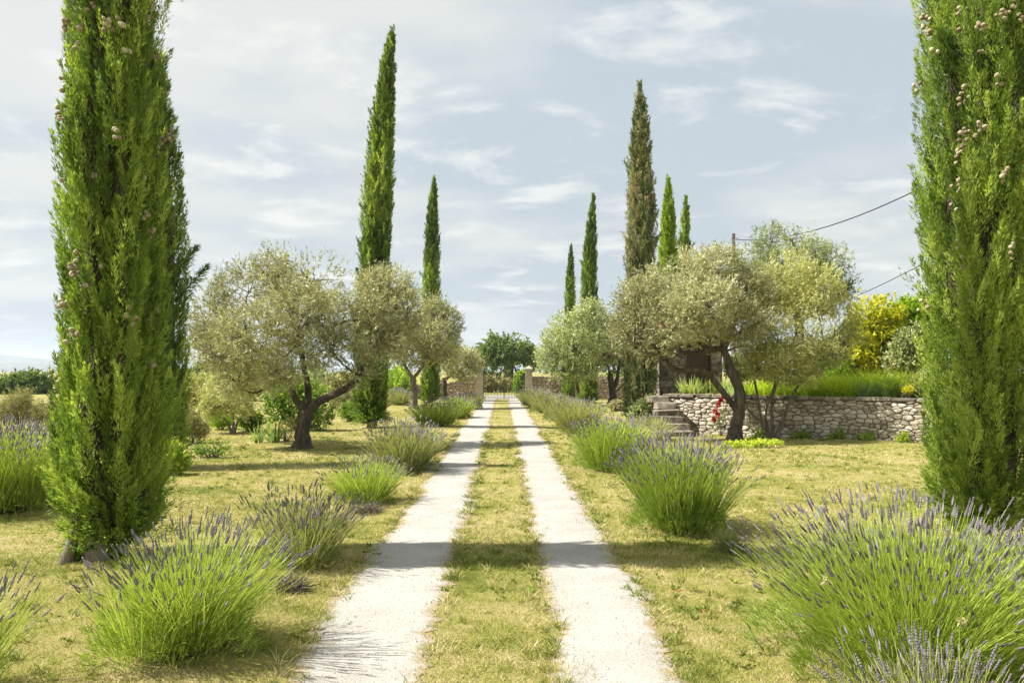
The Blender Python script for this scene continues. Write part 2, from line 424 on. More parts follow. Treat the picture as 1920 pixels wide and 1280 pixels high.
M['cable'] = rough_mat('black_cable', [(0.3, (0.02, 0.02, 0.02)), (0.7, (0.05, 0.05, 0.05))], 8, bump=0.1)
M['conem'] = rough_mat('cypress_cone', [(0.2, (0.20, 0.16, 0.085)), (0.5, (0.37, 0.31, 0.20)), (0.8, (0.50, 0.46, 0.31))], 40, 4, 0.8, 0.6, 120, 0.55)
M['hill'] = rough_mat('far_hill', [(0.3, (0.05, 0.07, 0.035)), (0.7, (0.12, 0.12, 0.07))], 0.004, bump=0.0)

# ------------------------------------------------------------------ the ground and the drive
rng = np.random.default_rng(11)
g = Geo()
nx = np.concatenate([[-9000, -4000, -1500, -500, -150, -60, -40], np.arange(-26, -12, 1.0), np.arange(-12, 12, 0.4), np.arange(12, 27, 1.0), [40, 60, 150, 500, 1500, 4000, 9000]])
ny = np.concatenate([[-3000, -500, -100, -30, -20], np.arange(-10, 30, 0.4), np.arange(30, 71, 1.0), [100, 160, 300, 600, 1500, 4000, 12000]])
GX, GY = np.meshgrid(nx, ny, indexing='ij')
def terrain(x, y):
    near = np.exp(-((np.abs(x) - 0.4) / 1.0) ** 4)                   # level where the wheels run
    und = 0.035 * np.sin(x * 0.9 + 0.4 * np.sin(y * 0.5)) * np.sin(y * 0.63 + 1.3) + 0.006 * np.sin(x * 1.7 + y * 1.1)
    far = np.clip((40 - np.hypot(x, y - 20)) / 15, 0, 1)
    return und * (1 - near) * far
GZ = terrain(GX, GY)
V = np.stack([GX, GY, GZ], -1).reshape(-1, 3)
a, b = GX.shape
i, j = np.meshgrid(np.arange(a - 1), np.arange(b - 1), indexing='ij')
k0 = (i * b + j).ravel()
g.add(V, np.stack([k0, k0 + b, k0 + b + 1, k0 + 1], -1))
tag(link('ground', g.mesh('ground', M['lawn'], True)), kind='structure')
def tz(x, y): return float(terrain(np.array(x, float), np.array(y, float)))

TRACKS = [(-1.23, -0.46), (0.34, 1.06)]
_er = np.random.default_rng(44)
_EF = np.concatenate([_er.uniform(0.4, 3, 8), _er.uniform(3, 14, 14), _er.uniform(14, 60, 22)])
_EA = np.concatenate([np.full(8, 0.022), np.full(14, 0.007), np.full(22, 0.0042)])
def edge_wob(y, s):
    ph = np.random.default_rng(int(s * 100)).uniform(0, 6.28, len(_EF))
    return (np.sin(y[:, None] * _EF + ph) * _EA).sum(1)
for ti, (x0, x1) in enumerate(TRACKS):
    ys = np.concatenate([np.linspace(-2, 14, 640), np.linspace(14.05, 50.6, 260)])
    g = Geo()
    xl = x0 - 0.03 + edge_wob(ys, 1.0 + ti * 5); xr = x1 + 0.03 + edge_wob(ys, 3.3 + ti * 5)
    cols = []; us = np.array([0, .06, .14, .25, .4, .5, .6, .75, .86, .94, 1.0])
    for u in us:
        x = xl * (1 - u) + xr * u
        cols.append(np.stack([x, ys, 0.004 + 0.008 * np.clip(min(u, 1 - u) / 0.12, 0, 1) + terrain(x, ys)], -1))
    V = np.stack(cols, 1); n, m_ = V.shape[:2]
    i, j = np.meshgrid(np.arange(n - 1), np.arange(m_ - 1), indexing='ij'); k0 = (i * m_ + j).ravel()
    worn = np.clip(np.minimum(us, 1 - us) / 0.25, 0, 1)
    g.add(V.reshape(-1, 3), np.stack([k0, k0 + 1, k0 + m_ + 1, k0 + m_], -1), np.tile(worn, n))
    tag(link('gravel_track', g.mesh('gravel_track', M['gravel'], True)), kind='structure')
# gravel lane crossing beyond the gate
g = Geo()
xs = np.linspace(-14, 14, 120)
lo = 50.75 + 0.0 * xs + np.where(np.abs(xs) > 2.0, 1.2, 0) + 0.1 * np.sin(xs * 3); hi = 58 + 0.4 * np.sin(xs * 0.7) + 0.02 * xs ** 2
V = np.stack([np.stack([xs, lo, 0 * xs + 0.016], -1), np.stack([xs, hi, 0 * xs + 0.016], -1)], 1)
k0 = np.arange(len(xs) - 1) * 2
g.add(V.reshape(-1, 3), np.stack([k0, k0 + 2, k0 + 3, k0 + 1], -1), 1.0)
tag(link('lane', g.mesh('lane', M['gravel'], True)), kind='structure')
# loose stones on the tracks
g = Geo()
n = 6000
octv = np.array([[1, 0, 0], [-1, 0, 0], [0, 1, 0], [0, -1, 0], [0, 0, 1], [0, 0, -1]], float)
octf = np.array([[0, 2, 4], [2, 1, 4], [1, 3, 4], [3, 0, 4], [2, 0, 5], [1, 2, 5], [3, 1, 5], [0, 3, 5]])
yy = 2.2 + 12 * rng.uniform(0, 1, n) ** 1.8
which = rng.integers(0, 2, n)
xx = np.where(which == 0, rng.uniform(-1.30, -0.38, n), rng.uniform(0.28, 1.14, n))
sz = rng.uniform(0.002, 0.006, n) * (1 + (rng.uniform(0, 1, n) > 0.97) * 1.0)
sc3 = sz[:, None] * rng.uniform(0.6, 1.3, (n, 3))
V = octv[None] * sc3[:, None] * rng.uniform(0.75, 1.2, (n, 6, 1))
an = rng.uniform(0, 6.28, n); ca, sa = np.cos(an)[:, None], np.sin(an)[:, None]
V = np.stack([V[..., 0] * ca - V[..., 1] * sa, V[..., 0] * sa + V[..., 1] * ca, V[..., 2]], -1)
V += np.stack([xx, yy, 0.013 + terrain(xx, yy)], -1)[:, None]
g.add(V.reshape(-1, 3), (octf[None] + (np.arange(n) * 6)[:, None, None]).reshape(-1, 3), np.repeat(rng.uniform(0.3, 1, n), 6))
tag(link('gravel', g.mesh('gravel', M['gravel'])), 'loose pale stones scattered on the drive', 'gravel', kind='stuff')

# short dry lawn: blades of grass
g = Geo()
rng = np.random.default_rng(5)
patch = Wob(rng, 1.6, 9); fine = Wob(rng, 9, 9)
def on_track(x, y, grow):
    t = np.zeros(len(x), bool)
    for x0, x1 in TRACKS:
        e = 0.05 * fine(np.stack([x, y, 0 * x], -1)) + grow
        t |= (x > x0 + e) & (x < x1 - e)
    return t & (y < 50)
def lawn(n, y0, y1, spread, L0, L1, W0, W1, pw):
    y = y0 + (y1 - y0) * rng.uniform(0, 1, n) ** pw
    half = np.minimum(1.5 + y * 0.68, spread)
    x = rng.uniform(-1, 1, n) * half
    Pn = np.stack([x, y, 0 * x], -1)
    tr = on_track(x, y, 0.03)
    stray = on_track(x, y, 0.16) 
    dens = patch(Pn) * 0.26 + fine(Pn) * 0.24 + 0.78
    keep = (~tr | ((~stray) & (rng.uniform(0, 1, n) < 0.30))) & (rng.uniform(0, 1, n) < dens)
    x, y, Pn = x[keep], y[keep], Pn[keep]
    Pn[:, 2] = terrain(x, y) - 0.003
    D = rng.normal(size=(len(x), 3)); D[:, 2] = np.abs(D[:, 2]) * 0.7 + 0.35; D = unit(D)
    L = rng.uniform(L0, L1, len(x)) * (1 + 0.35 * patch(Pn * 1.7)); W = rng.uniform(W0, W1, len(x))
    W = W[:, None]; S = unit(np.cross(D, rng.normal(size=D.shape)))
    V = np.stack([Pn + S * W * .5, Pn - S * W * .5, Pn + D * L[:, None]], 1).reshape(-1, 3)
    t = np.clip(0.5 + 0.24 * rng.normal(size=len(x)) + 0.12 * fine(Pn), 0, 1)
    g.add(V, np.arange(len(x) * 3).reshape(-1, 3), np.repeat(t, 3))
lawn(330000, 2.6, 7.5, 7, 0.022, 0.060, 0.003, 0.0065, 1.25)
lawn(205000, 7.0, 15.5, 13, 0.028, 0.065, 0.006, 0.011, 1.2)
lawn(120000, 15, 36, 20, 0.03, 0.075, 0.014, 0.026, 1.25)
n = 2600
ty = 2.8 + 20 * rng.uniform(0, 1, n) ** 1.5; tx = rng.uniform(-1, 1, n) * np.minimum(1.5 + ty * 0.66, 11)
edge = rng.uniform(0, 1, n) < 0.30                                                # many grow along the edges of the tracks
tx = np.where(edge, rng.choice([-1.27, -0.43, 0.31, 1.10], n) + rng.normal(0, 0.05, n), tx)
kt = ~on_track(tx, ty, 0.06); tx, ty = tx[kt], ty[kt]; n = len(tx)
kb = 16
Bt = np.stack([np.repeat(tx, kb), np.repeat(ty, kb), np.zeros(n * kb)], -1) + rng.normal(0, 0.022, (n * kb, 3)); Bt[:, 2] = terrain(Bt[:, 0], Bt[:, 1]) - 0.003
Dt = rng.normal(0, 0.5, (n * kb, 3)); Dt[:, 2] = 1; Dt = unit(Dt)
Lt = np.repeat(rng.uniform(0.05, 0.14, n), kb) * rng.uniform(0.5, 1.1, n * kb)
blades(Bt, Dt, Lt, np.repeat(0.003 + 0.0006 * ty, kb), 0.4, rng, np.clip(np.repeat(rng.choice([0.18, 0.3, 0.8], n), kb) + 0.12 * rng.normal(size=n * kb), 0, 1), g, 2)
n = 1500                                                                          # flat rosettes of broad-leaved weeds
wy = 2.8 + 15 * rng.uniform(0, 1, n) ** 1.5; wx = rng.uniform(-1, 1, n) * np.minimum(1.5 + wy * 0.66, 10)
kw = ~on_track(wx, wy, 0.04) & (patch(np.stack([wx * 0.8, wy * 0.8, 0 * wx], -1)) > -0.1); wx, wy = wx[kw], wy[kw]; n = len(wx); kb = 9
Bt = np.stack([np.repeat(wx, kb), np.repeat(wy, kb), np.zeros(n * kb)], -1) + rng.normal(0, 0.02, (n * kb, 3)); Bt[:, 2] = terrain(Bt[:, 0], Bt[:, 1]) + 0.01
Dt = rng.normal(size=(n * kb, 3)); Dt[:, 2] = np.abs(Dt[:, 2]) * 0.5 + 0.15
leafq(Bt, unit(Dt), np.repeat(rng.uniform(0.025, 0.06, n), kb), np.repeat(rng.uniform(0.012, 0.024, n), kb), rng, np.clip(0.12 + 0.1 * rng.normal(size=n * kb), 0, 1), g, 0, True)
tag(link('grass', g.mesh('grass', M['grass'])), 'short sun-bleached lawn grass beside and between the tracks', 'grass', kind='stuff')

# ------------------------------------------------------------------ cypresses
CYP_GROUP = 'Italian cypresses lining the drive'
def uv_cone_mesh():
    g = Geo()
    rings, seg = 4, 6
    V = [[0, 0, 1.0]]
    for r in range(1, rings):
        ph = math.pi * r / rings
        for s in range(seg):
            th = 2 * math.pi * (s + 0.5 * (r % 2)) / seg
            V.append([math.sin(ph) * math.cos(th), math.sin(ph) * math.sin(th), math.cos(ph)])
    V.append([0, 0, -1.0])
    F3 = [[0, 1 + s, 1 + (s + 1) % seg] for s in range(seg)]
    F4 = []
    for r in range(rings - 2):
        o = 1 + r * seg
        F4 += [[o + s, o + seg + s, o + seg + (s + 1) % seg, o + (s + 1) % seg] for s in range(seg)]
    o = 1 + (rings - 2) * seg
    F3 += [[o + s, len(V) - 1, o + (s + 1) % seg] for s in range(seg)]
    g.add(np.array(V), np.array(F3))
    g.F.append(np.array(F4)); g.M.append(np.zeros(len(F4), int))
    return g.mesh('cone', M['conem'], True)
CONE = uv_cone_mesh()
def cyp_profile(t, base=0.05, sh=0.35):
    up = 0.45 + 0.55 * np.clip(t / base, 0, 1) ** 0.6
    x = np.clip((t - sh) / (1 - sh), 0, 1)
    return up * np.clip(1 - x ** 2, 0, 1) ** 0.7
def cypress(label, x, y, h, r, z0=0.0, cb=0.3, lean=(0, 0), lod_z=None, dens=(92, 30), nleaf=(130, 44), fl=(0.26, 0.58), leaf=(0.048, 0.0115),
            mat='cyp', seed=0, bias=0.0, cones=0, conez=(1, 6), trunks=((0, 0, 0.11),), face=None, furrow=0.55, rough_side=1.0, sh=0.35, extra=()):
    rng = np.random.default_rng(seed)
    root = thing('cypress_tree', label, 'cypress', (x, y, z0), CYP_GROUP)
    H = h - cb
    def axis(z):
        u = np.clip(z / h, 0, 1)
        return np.stack([lean[0] * u ** 2.6, lean[1] * u ** 2.6], -1)
    g = Geo()
    for (tx, ty, tr) in trunks:
        zs = np.linspace(-0.08, cb + 1.0, 9)
        pts = np.stack([tx * (1 - 0.65 * zs / (cb + 1)) + 0.015 * np.sin(zs * 7 + tx * 40), ty * (1 - 0.5 * zs / (cb + 1)) + 0 * zs, zs], -1)
        tube(pts, tr * (1.25 - 0.45 * np.linspace(0, 1, 9) + 0.5 * np.exp(-np.maximum(zs, 0) * 14)), g, 10, rng, 0.12)
    link('trunk', g.mesh('trunk', M['bark'], True), root)
    clump = Wob(rng, 5.0, 9); clump2 = Wob(rng, 11.0, 9); fur = Wob(rng, 1.0, 9); hue = Wob(rng, 2.6, 9)
    def shape_r(th, z):
        t = (z - cb) / H
        q = np.stack([np.cos(th) * 0.55, np.sin(th) * 0.55, z * 0.32], -1)
        q2 = np.stack([np.cos(th) * 0.5, np.sin(th) * 0.5, z * 0.45], -1)
        fz = fur(np.stack([np.cos(th) * 4.6, np.sin(th) * 4.6, z * 0.42], -1))
        rec = 1 - 0.40 * np.clip((-fz - furrow + 0.35) * 2.2, 0, 1)              # furrows between the upright shoots
        return r * cyp_profile(t, 0.04, sh) * (1 + 0.06 * clump(q) + 0.055 * clump2(q2 * 1.6) * rough_side) * rec
    g = Geo()
    # brown twiggy inside
    zs = np.linspace(cb + 0.05, h * 0.985, 44); th = np.linspace(0, 2 * math.pi, 18, endpoint=False)
    ZZ, TT = np.meshgrid(zs, th, indexing='ij')
    R = shape_r(TT, ZZ) * 0.52 * rng.uniform(0.85, 1.1, ZZ.shape)
    ax = axis(ZZ)
    V = np.stack([ax[..., 0] + R * np.cos(TT), ax[..., 1] + R * np.sin(TT), ZZ], -1)
    i, j = np.meshgrid(np.arange(43), np.arange(18), indexing='ij'); j2 = (j + 1) % 18
    g.add(V.reshape(-1, 3), np.stack([i * 18 + j, i * 18 + j2, (i + 1) * 18 + j2, (i + 1) * 18 + j], -1).reshape(-1, 4), 0.5, 1)
    zsplit = lod_z or h
    for (za, zb, de, nl) in ((cb, min(zsplit, h), dens[0], nleaf[0]), (zsplit, h, dens[1], nleaf[1])):
        if zb - za < 0.1: continue
        area = 2 * math.pi * r * (zb - za)
        n = int(area * de)
        z = rng.uniform(za, zb, n * 2)
        pr = cyp_profile((z - cb) / H, 0.04, sh)
        z = z[rng.uniform(0, 1, n * 2) < pr + 0.12][:n]; n = len(z)
        th = rng.uniform(0, 2 * math.pi, n)
        rr = shape_r(th, z)
        t = (z - cb) / H
        out = np.stack([np.cos(th), np.sin(th), 0 * th], -1)
        L = rng.uniform(fl[0], fl[1], n) * (0.6 + 0.4 * np.clip(rr / r, 0, 1))
        alpha = np.radians(rng.uniform(6, 26, n)) + np.radians(55) * np.clip(1 - (z - cb) / 0.9, 0, 1) * rng.uniform(0.2, 1.5, n)
        alpha = np.where(rr < 0.25 * r, alpha * 0.5, alpha)
        tang = np.stack([-np.sin(th), np.cos(th), 0 * th], -1)
        D = unit(out * np.sin(alpha)[:, None] + np.array([0, 0, 1]) * np.cos(alpha)[:, None] + tang * rng.normal(0, 0.16, (n, 1)))
        rb = np.clip(rr * rng.uniform(0.66, 1.0, n) - L * np.sin(alpha) * 0.8, 0, None)
        zb_ = z - L * 0.5 * np.cos(alpha)
        zb_ = np.maximum(zb_, cb + 0.02 * rng.uniform(0, 1, n))
        ax = axis(zb_)
        B = np.stack([ax[:, 0] + rb * np.cos(th), ax[:, 1] + rb * np.sin(th), zb_], -1)
        tint = np.clip(0.50 + bias + 0.20 * hue(B * np.array([1, 1, 0.6])) + 0.24 * rng.normal(size=n), 0, 1)
        k = nl
        u = rng.beta(1.15, 1.0, (n, k))
        azi = rng.uniform(0, 2 * math.pi, (n, k))
        A1 = unit(np.cross(D, np.array([0.2, 0.3, 0.1]))); A2 = np.cross(D, A1)
        # flattened fan
        fan = 0.75
        perp = np.cos(azi)[..., None] * A1[:, None] + fan * np.sin(azi)[..., None] * A2[:, None] + 0.25 * rng.normal(size=(n, k, 3))
        spread = (1 - u) * 0.9 + 0.08
        P = B[:, None] + D[:, None] * (L[:, None] * u)[..., None] + perp * (L[:, None] * 0.20 * spread * rng.uniform(0.1, 1, (n, k)))[..., None]
        LD = unit(D[:, None] + perp * (0.68 * rng.uniform(0.3, 1.2, (n, k)))[..., None])
        LL = leaf[0] * rng.uniform(0.6, 1.25, (n, k)); WW = leaf[1] * rng.uniform(0.7, 1.3, (n, k))
        tt = np.clip(tint[:, None] + 0.10 * rng.normal(size=(n, k)) + 0.10 * (u - 0.5), 0, 1)
        leafq(P.reshape(-1, 3), LD.reshape(-1, 3), LL.ravel(), WW.ravel(), rng, tt.ravel(), g)
    # skirt of outward and drooping sprays round the foot
    n = int(90 * r / 0.57 * (1 if dens[0] > 100 else 0.6)); k = 40
    th = rng.uniform(0, 6.28, n); el = np.radians(rng.uniform(-25, 55, n))
    D = np.stack([np.cos(th) * np.cos(el), np.sin(th) * np.cos(el), np.sin(el)], -1)
    L = rng.uniform(0.22, 0.42, n); r0_ = r * rng.uniform(0.35, 0.62, n)
    B = np.stack([np.cos(th) * r0_, np.sin(th) * r0_, cb + rng.uniform(0.02, 0.5, n)], -1)
    u = rng.uniform(0, 1, (n, k)); pj = rng.normal(0, 1, (n, k, 3))
    P = B[:, None] + D[:, None] * (L[:, None] * u)[..., None] + pj * 0.035; P[..., 2] = np.maximum(P[..., 2], 0.03)
    LD = unit(D[:, None] + 0.5 * pj + np.array([0, 0, 0.25]))
    leafq(P.reshape(-1, 3), LD.reshape(-1, 3), leaf[0], leaf[1], rng, np.clip(0.42 + bias + 0.16 * rng.normal(size=n * k), 0, 1), g)
    # a few loose sprays leaning out of the outline
    for q in range(int(6 * rough_side)):
        z = rng.uniform(cb + 1, h * 0.8); th = rng.uniform(0, 6.28)
        rr = float(shape_r(np.array([th]), np.array([z]))[0]); axx = axis(np.array([z]))[0]
        n = 70
        u = rng.uniform(0, 1, n)
        d0 = unit(np.array([math.cos(th) * 0.6, math.sin(th) * 0.6, 0.8]))
        P = np.array([axx[0] + rr * 0.85 * math.cos(th), axx[1] + rr * 0.85 * math.sin(th), z]) + d0 * (u * 0.38)[:, None] + rng.normal(0, 0.025, (n, 3))
        leafq(P, unit(d0 + rng.normal(0, 0.4, (n, 3))), leaf[0], leaf[1], rng, np.clip(0.4 + 0.1 * rng.normal(size=n), 0, 1), g)
    for (th, z, ln) in extra:                                              # a loose side branch standing clear of the column
        rr = float(shape_r(np.array([th]), np.array([z]))[0])
        d0 = unit(np.array([math.cos(th), math.sin(th), 1.0])); n = 420
        P0 = np.array([rr * 0.7 * math.cos(th), rr * 0.7 * math.sin(th), z])
        u = rng.uniform(0, 1, n); sd = rng.normal(0, 1, (n, 3)); P = P0 + d0 * (u * ln)[:, None] + sd * (0.10 * ln * (1.1 - u))[:, None]
        leafq(P, unit(d0 + 0.7 * sd), leaf[0], leaf[1], rng, np.clip(0.3 + 0.15 * rng.normal(size=n), 0, 1), g)
        tube(np.array([P0, P0 + d0 * ln * 0.9]), np.array([0.018, 0.005]), g, 5, None, 0, 0.5, 1)
    link('crown', g.mesh('crown', [M[mat], M['twig']]), root)
    # woody cones in small bunches, each a part
    made = 0
    while made < cones:
        z = conez[0] + (conez[1] - conez[0]) * rng.beta(2.2, 1.1)
        th = rng.uniform(math.pi * 0.85, math.pi * 2.15) if rng.uniform() < 0.9 else rng.uniform(0, 6.28)
        rr = float(shape_r(np.array([th]), np.array([z]))[0]) * rng.uniform(0.95, 1.05)
        axx = axis(np.array([z]))[0]
        for q in range(rng.integers(2, 8)):
            o = link('cone', CONE, root)
            jt = rng.normal(0, 0.026, 3)
            o.location = (axx[0] + rr * math.cos(th) + jt[0], axx[1] + rr * math.sin(th) + jt[1], z + jt[2] * 1.5)
            s = rng.uniform(0.018, 0.027)
            o.scale = (s, s, s * rng.uniform(1.0, 1.25)); o.rotation_euler = tuple(rng.uniform(0, 6.28, 3))
            made += 1
    return root

FAR = dict(dens=(56, 30), nleaf=(36, 26), fl=(0.3, 0.65), leaf=(0.10, 0.03))
cypress('thick cone-studded cypress with bare double trunk beside the left lavender', -3.66, 7.48, 13.4, 0.545, cb=0.09, lod_z=6.4, cones=290, conez=(1.2, 5.6), seed=1, sh=0.6,
        trunks=((-0.10, -0.12, 0.085), (-0.33, -0.2, 0.045)), bias=0.02)
cypress('shorter dark cypress half hidden behind the thick left cone-studded cypress', -6.32, 14.6, 7.6, 0.53, cb=0.1, extra=((-0.15, 3.05, 0.85), (-0.3, 3.5, 0.7)), seed=2, bias=-0.08, dens=(48, 30), nleaf=(34, 30), leaf=(0.10, 0.02), fl=(0.3, 0.6))
cypress('tallest slender cypress bent at its tip behind the left olive trees', *ground(697, 801)[:2], 12.35, 0.55, cb=0.15, lean=(0.68, 0), seed=3, bias=-0.02, **FAR)
cypress('upright cypress behind the small forked olive on the left of the gate', *ground(806, 756)[:2], 12.35, 0.56, cb=0.1, lean=(0.25, 0), seed=4, bias=-0.04, **FAR)
cypress('thick bright cypress with cones at the right edge, behind the big lavender', 4.83, 8.05, 13.0, 0.575, cb=0.1, lod_z=6.6, cones=250, conez=(1.2, 5.8), seed=5, sh=0.5,
        trunks=((0, 0, 0.11),), bias=0.10)
cypress('tall brownish old cypress with a split tip, laden with dry cones', *ground(1200, 800)[:2], 10.75, 0.53, cb=0.15, seed=6, mat='cypo', bias=0.10, rough_side=2.6, furrow=0.8, **FAR)
cypress('slim tall cypress right of the gate, second from the gate', *ground(1103, 759)[:2], 10.9, 0.46, cb=0.1, lean=(0.28, 0), seed=7, bias=-0.02, **FAR)
cypress('smallest slim cypress nearest the right gate pillar', *ground(1067, 749)[:2], 9.5, 0.42, cb=0.1, lean=(0.15, 0), seed=8, bias=-0.04, **FAR)
p5 = at(1253, 700, 31.0); p6 = at(1280, 700, 38.0)
cypress('bright green pointed cypress on the terrace behind the stone hut', p5[0], 31.0, 8.2, 0.44, z0=1.05, cb=0.1, seed=9, mat='cypb', bias=0.18, **FAR)
cypress('narrow grey-green cypress just behind the bright pointed one', p6[0], 38.0, 9.0, 0.36, z0=1.05, cb=0.1, lean=(0.2, 0), seed=10, bias=0.0, **FAR)

# ------------------------------------------------------------------ olive trees, oaks and shrubs
def lobe(px, py, rx, rz, d, ry=None):
    c = at(px, py, d); s = d / F_PX
    return (c, np.array([rx * s, (ry if ry is not None else (rx + rz) * 0.5) * s, rz * s]))
def fill_lobes(lobes, twigs, per, tl, leaf, rng, geo, up=0.35, thr=-0.55, shell=0.5, bias=0.0, spreadd=0.85, freq=2.2, mat=0):
    gap = Wob(rng, freq, 9); hue = Wob(rng, 1.3, 7)
    vol = sum(r[0] * r[1] + r[1] * r[2] + r[0] * r[2] for c, r in lobes)
    for c, r in lobes:
        n = int(twigs * (r[0] * r[1] + r[1] * r[2] + r[0] * r[2]) / vol)
        u = unit(rng.normal(size=(n, 3)))
        rad = shell + (1 - shell) * rng.uniform(0, 1, n) ** 0.6
        rad = rad * (1 + 0.13 * gap(u * 3 + c))
        B = c + u * r * rad[:, None]
        keep = (gap(B) > thr) | (rng.uniform(0, 1, n) < 0.15)
        B, u = B[keep], u[keep]; n = len(B)
        D = unit(u * 0.7 + np.array([0, 0, up]) + 0.45 * rng.normal(size=(n, 3)))
        L = rng.uniform(0.6, 1.25, n) * tl
        lg = rng.uniform(0, 1, n) < 0.07
        L = np.where(lg, L * 1.9, L); D = np.where(lg[:, None], unit(D + np.array([0, 0, 0.5])), D)
        tint = np.clip(0.47 + bias + 0.13 * hue(B) + 0.13 * rng.normal(size=n), 0, 1)
        uu = rng.uniform(0, 1, (n, per))
        P = B[:, None] + D[:, None] * (L[:, None] * (uu - 0.35))[..., None] + rng.normal(0, 0.012, (n, per, 3))
        LD = unit(D[:, None] * 0.8 + spreadd * rng.normal(size=(n, per, 3)))
        tt = np.clip(tint[:, None] + 0.16 * rng.normal(size=(n, per)), 0, 1)
        leafq(P.reshape(-1, 3), LD.reshape(-1, 3), (leaf[0] * rng.uniform(0.65, 1.25, (n, per))).ravel(),
              (leaf[1] * rng.uniform(0.7, 1.2, (n, per))).ravel(), rng, tt.ravel(), geo, mat)
def limbs_to(lobes, sources, geo, rng, r0, per=7, rs=0.012, tint=0.5):
    """curved limbs from the nearest trunk end to each lobe, then boughs inside it"""
    src = np.array(sources)
    for c, r in lobes:
        s = src[np.argmin(np.linalg.norm((src - c) * np.array([1, 0.6, 1]), axis=1))]
        low = c - np.array([0, 0, r[2] * 0.35])
        mid = (s + low) * 0.5 + rng.normal(0, 0.10, 3) * np.linalg.norm(low - s) - np.array([0, 0, 0.04]) * np.linalg.norm(low - s)
        pts = curve_pts([s, mid, low, c + rng.normal(0, 0.15, 3) * r], 10)
        tube(pts, np.linspace(r0, r0 * 0.35, 10), geo, 6, rng, 0.1, tint)
        for q in range(per):
            u = unit(rng.normal(size=3)); u[2] = abs(u[2]) * 0.8 - 0.15
            e = c + u * r * rng.uniform(0.7, 0.98)
            st = pts[rng.integers(5, 9)]
            m2 = (st + e) * 0.5 + rng.normal(0, 0.06, 3) * np.linalg.norm(e - st)
            tube(curve_pts([st, m2, e], 6), np.linspace(rs, rs * 0.3, 6), geo, 5, rng, 0.0, tint, cap=False)
def woody(name, label, cat, base, trunks, lobes, twigs, per=14, tl=0.34, leaf=(0.07, 0.016), mat='olive', bark='obark', seed=0, group=None,
          r0=0.05, boughs=9, rs=0.014, up=0.35, thr=-0.45, shell=0.42, bias=0.0, spreadd=0.6, freq=2.6):
    """trunks: list of (points in world space, start radius, end radius)"""
    rng = np.random.default_rng(seed + 100)
    base = np.array(base, float)
    root = thing(name, label, cat, tuple(base), group)
    g = Geo(); ends = []
    for pts, ra, rb in trunks:
        pts = np.array(pts) - base
        c = curve_pts(pts, 6 * len(pts))
        rad = np.linspace(ra, rb, len(c))
        if abs(pts[0][2]) < 0.12: rad = rad * (1 + 0.55 * np.exp(-np.maximum(c[:, 2], 0) * 7))
        tube(c, rad, g, 12, rng, 0.13)
        ends += [c[-1], c[-4]]
    L2 = [(c - base, r) for c, r in lobes]
    limbs_to(L2, ends, g, rng, r0, boughs, rs)
    link('trunk', g.mesh('trunk', M[bark], True), root)
    g = Geo()
    fill_lobes(L2, twigs, per, tl, leaf, rng, g, up, thr, shell, bias, spreadd, freq)
    link('crown', g.mesh('crown', M[mat]), root)
    return root
OG = 'olive trees along the drive'

# A: big olive on the left lawn
d = dist_of(840); B = ground(567, 840)
def q(px, py, dd=0.0, D=None): return at(px, py, (D or d) + dd)
woody('olive_tree', 'big round silvery olive tree with short dark trunk on the left lawn', 'olive tree', B,
      [([B + [0, 0, -0.1], q(567, 812), q(572, 785), q(578, 766)], 0.17, 0.145),
       ([q(578, 770), q(600, 752), q(640, 733, -0.3), q(672, 710, -0.2), q(700, 670, .4), q(715, 625, .8)], 0.10, 0.045),
       ([q(570, 768), q(553, 745), q(545, 722, 0.2), q(548, 690, 0.2)], 0.09, 0.05),
       ([q(577, 768, .1), q(578, 730, .3), q(570, 690, .5), q(562, 640, .5)], 0.09, 0.05)],
      [lobe(*a, d + o) for a, o in (((415, 600, 62, 60), 0), ((396, 650, 46, 45), -.2), ((462, 548, 62, 55), .3), ((520, 520, 52, 52), -.2), ((585, 522, 60, 48), .2),
       ((470, 630, 70, 60), -.9), ((560, 590, 75, 65), -.8), ((550, 560, 70, 60), 1.0), ((630, 592, 42, 52), .2), ((628, 650, 62, 48), -.7), ((668, 690, 42, 36), -.5),
       ((446, 708, 44, 40), -.2), ((510, 680, 50, 42), .8), ((520, 700, 45, 40), -.9), ((590, 650, 55, 45), 1.0), ((430, 650, 50, 50), 1.1),
       ((700, 540, 40, 36), .9), ((730, 540, 46, 40), 1.1), ((762, 580, 34, 46), 1.0), ((705, 590, 50, 46), .4), ((745, 612, 42, 38), .7), ((692, 640, 44, 36), .5), ((725, 645, 34, 24), 1.2))],
      8800, 14, 0.34, (0.085, 0.022), 'olive', 'obark', 1, OG, r0=0.03, thr=-0.75, bias=0.03)
# B: forked olive
d = dist_of(766); B = ground(776, 766)
woody('olive_tree', 'small forked grey-trunked olive tree beside the left lavender row', 'olive tree', B,
      [([B + [0, 0, -0.1], q(776, 735), q(774, 706)], 0.17, 0.13), ([q(774, 710), q(762, 690), q(752, 670)], 0.09, 0.05), ([q(774, 710), q(790, 690), q(800, 665)], 0.09, 0.05)],
      [lobe(*a, d + o) for a, o in (((765, 640, 32, 32), -.6), ((800, 625, 34, 32), -.4), ((828, 640, 32, 40), 0), ((815, 585, 28, 30), .5), ((845, 610, 20, 32), .3), ((780, 670, 34, 22), .2), ((740, 665, 20, 22), 0), ((838, 672, 24, 24), .2))],
      2900, 12, 0.42, (0.125, 0.038), 'olive', 'gbark', 3, OG, r0=0.05, bias=0.06)
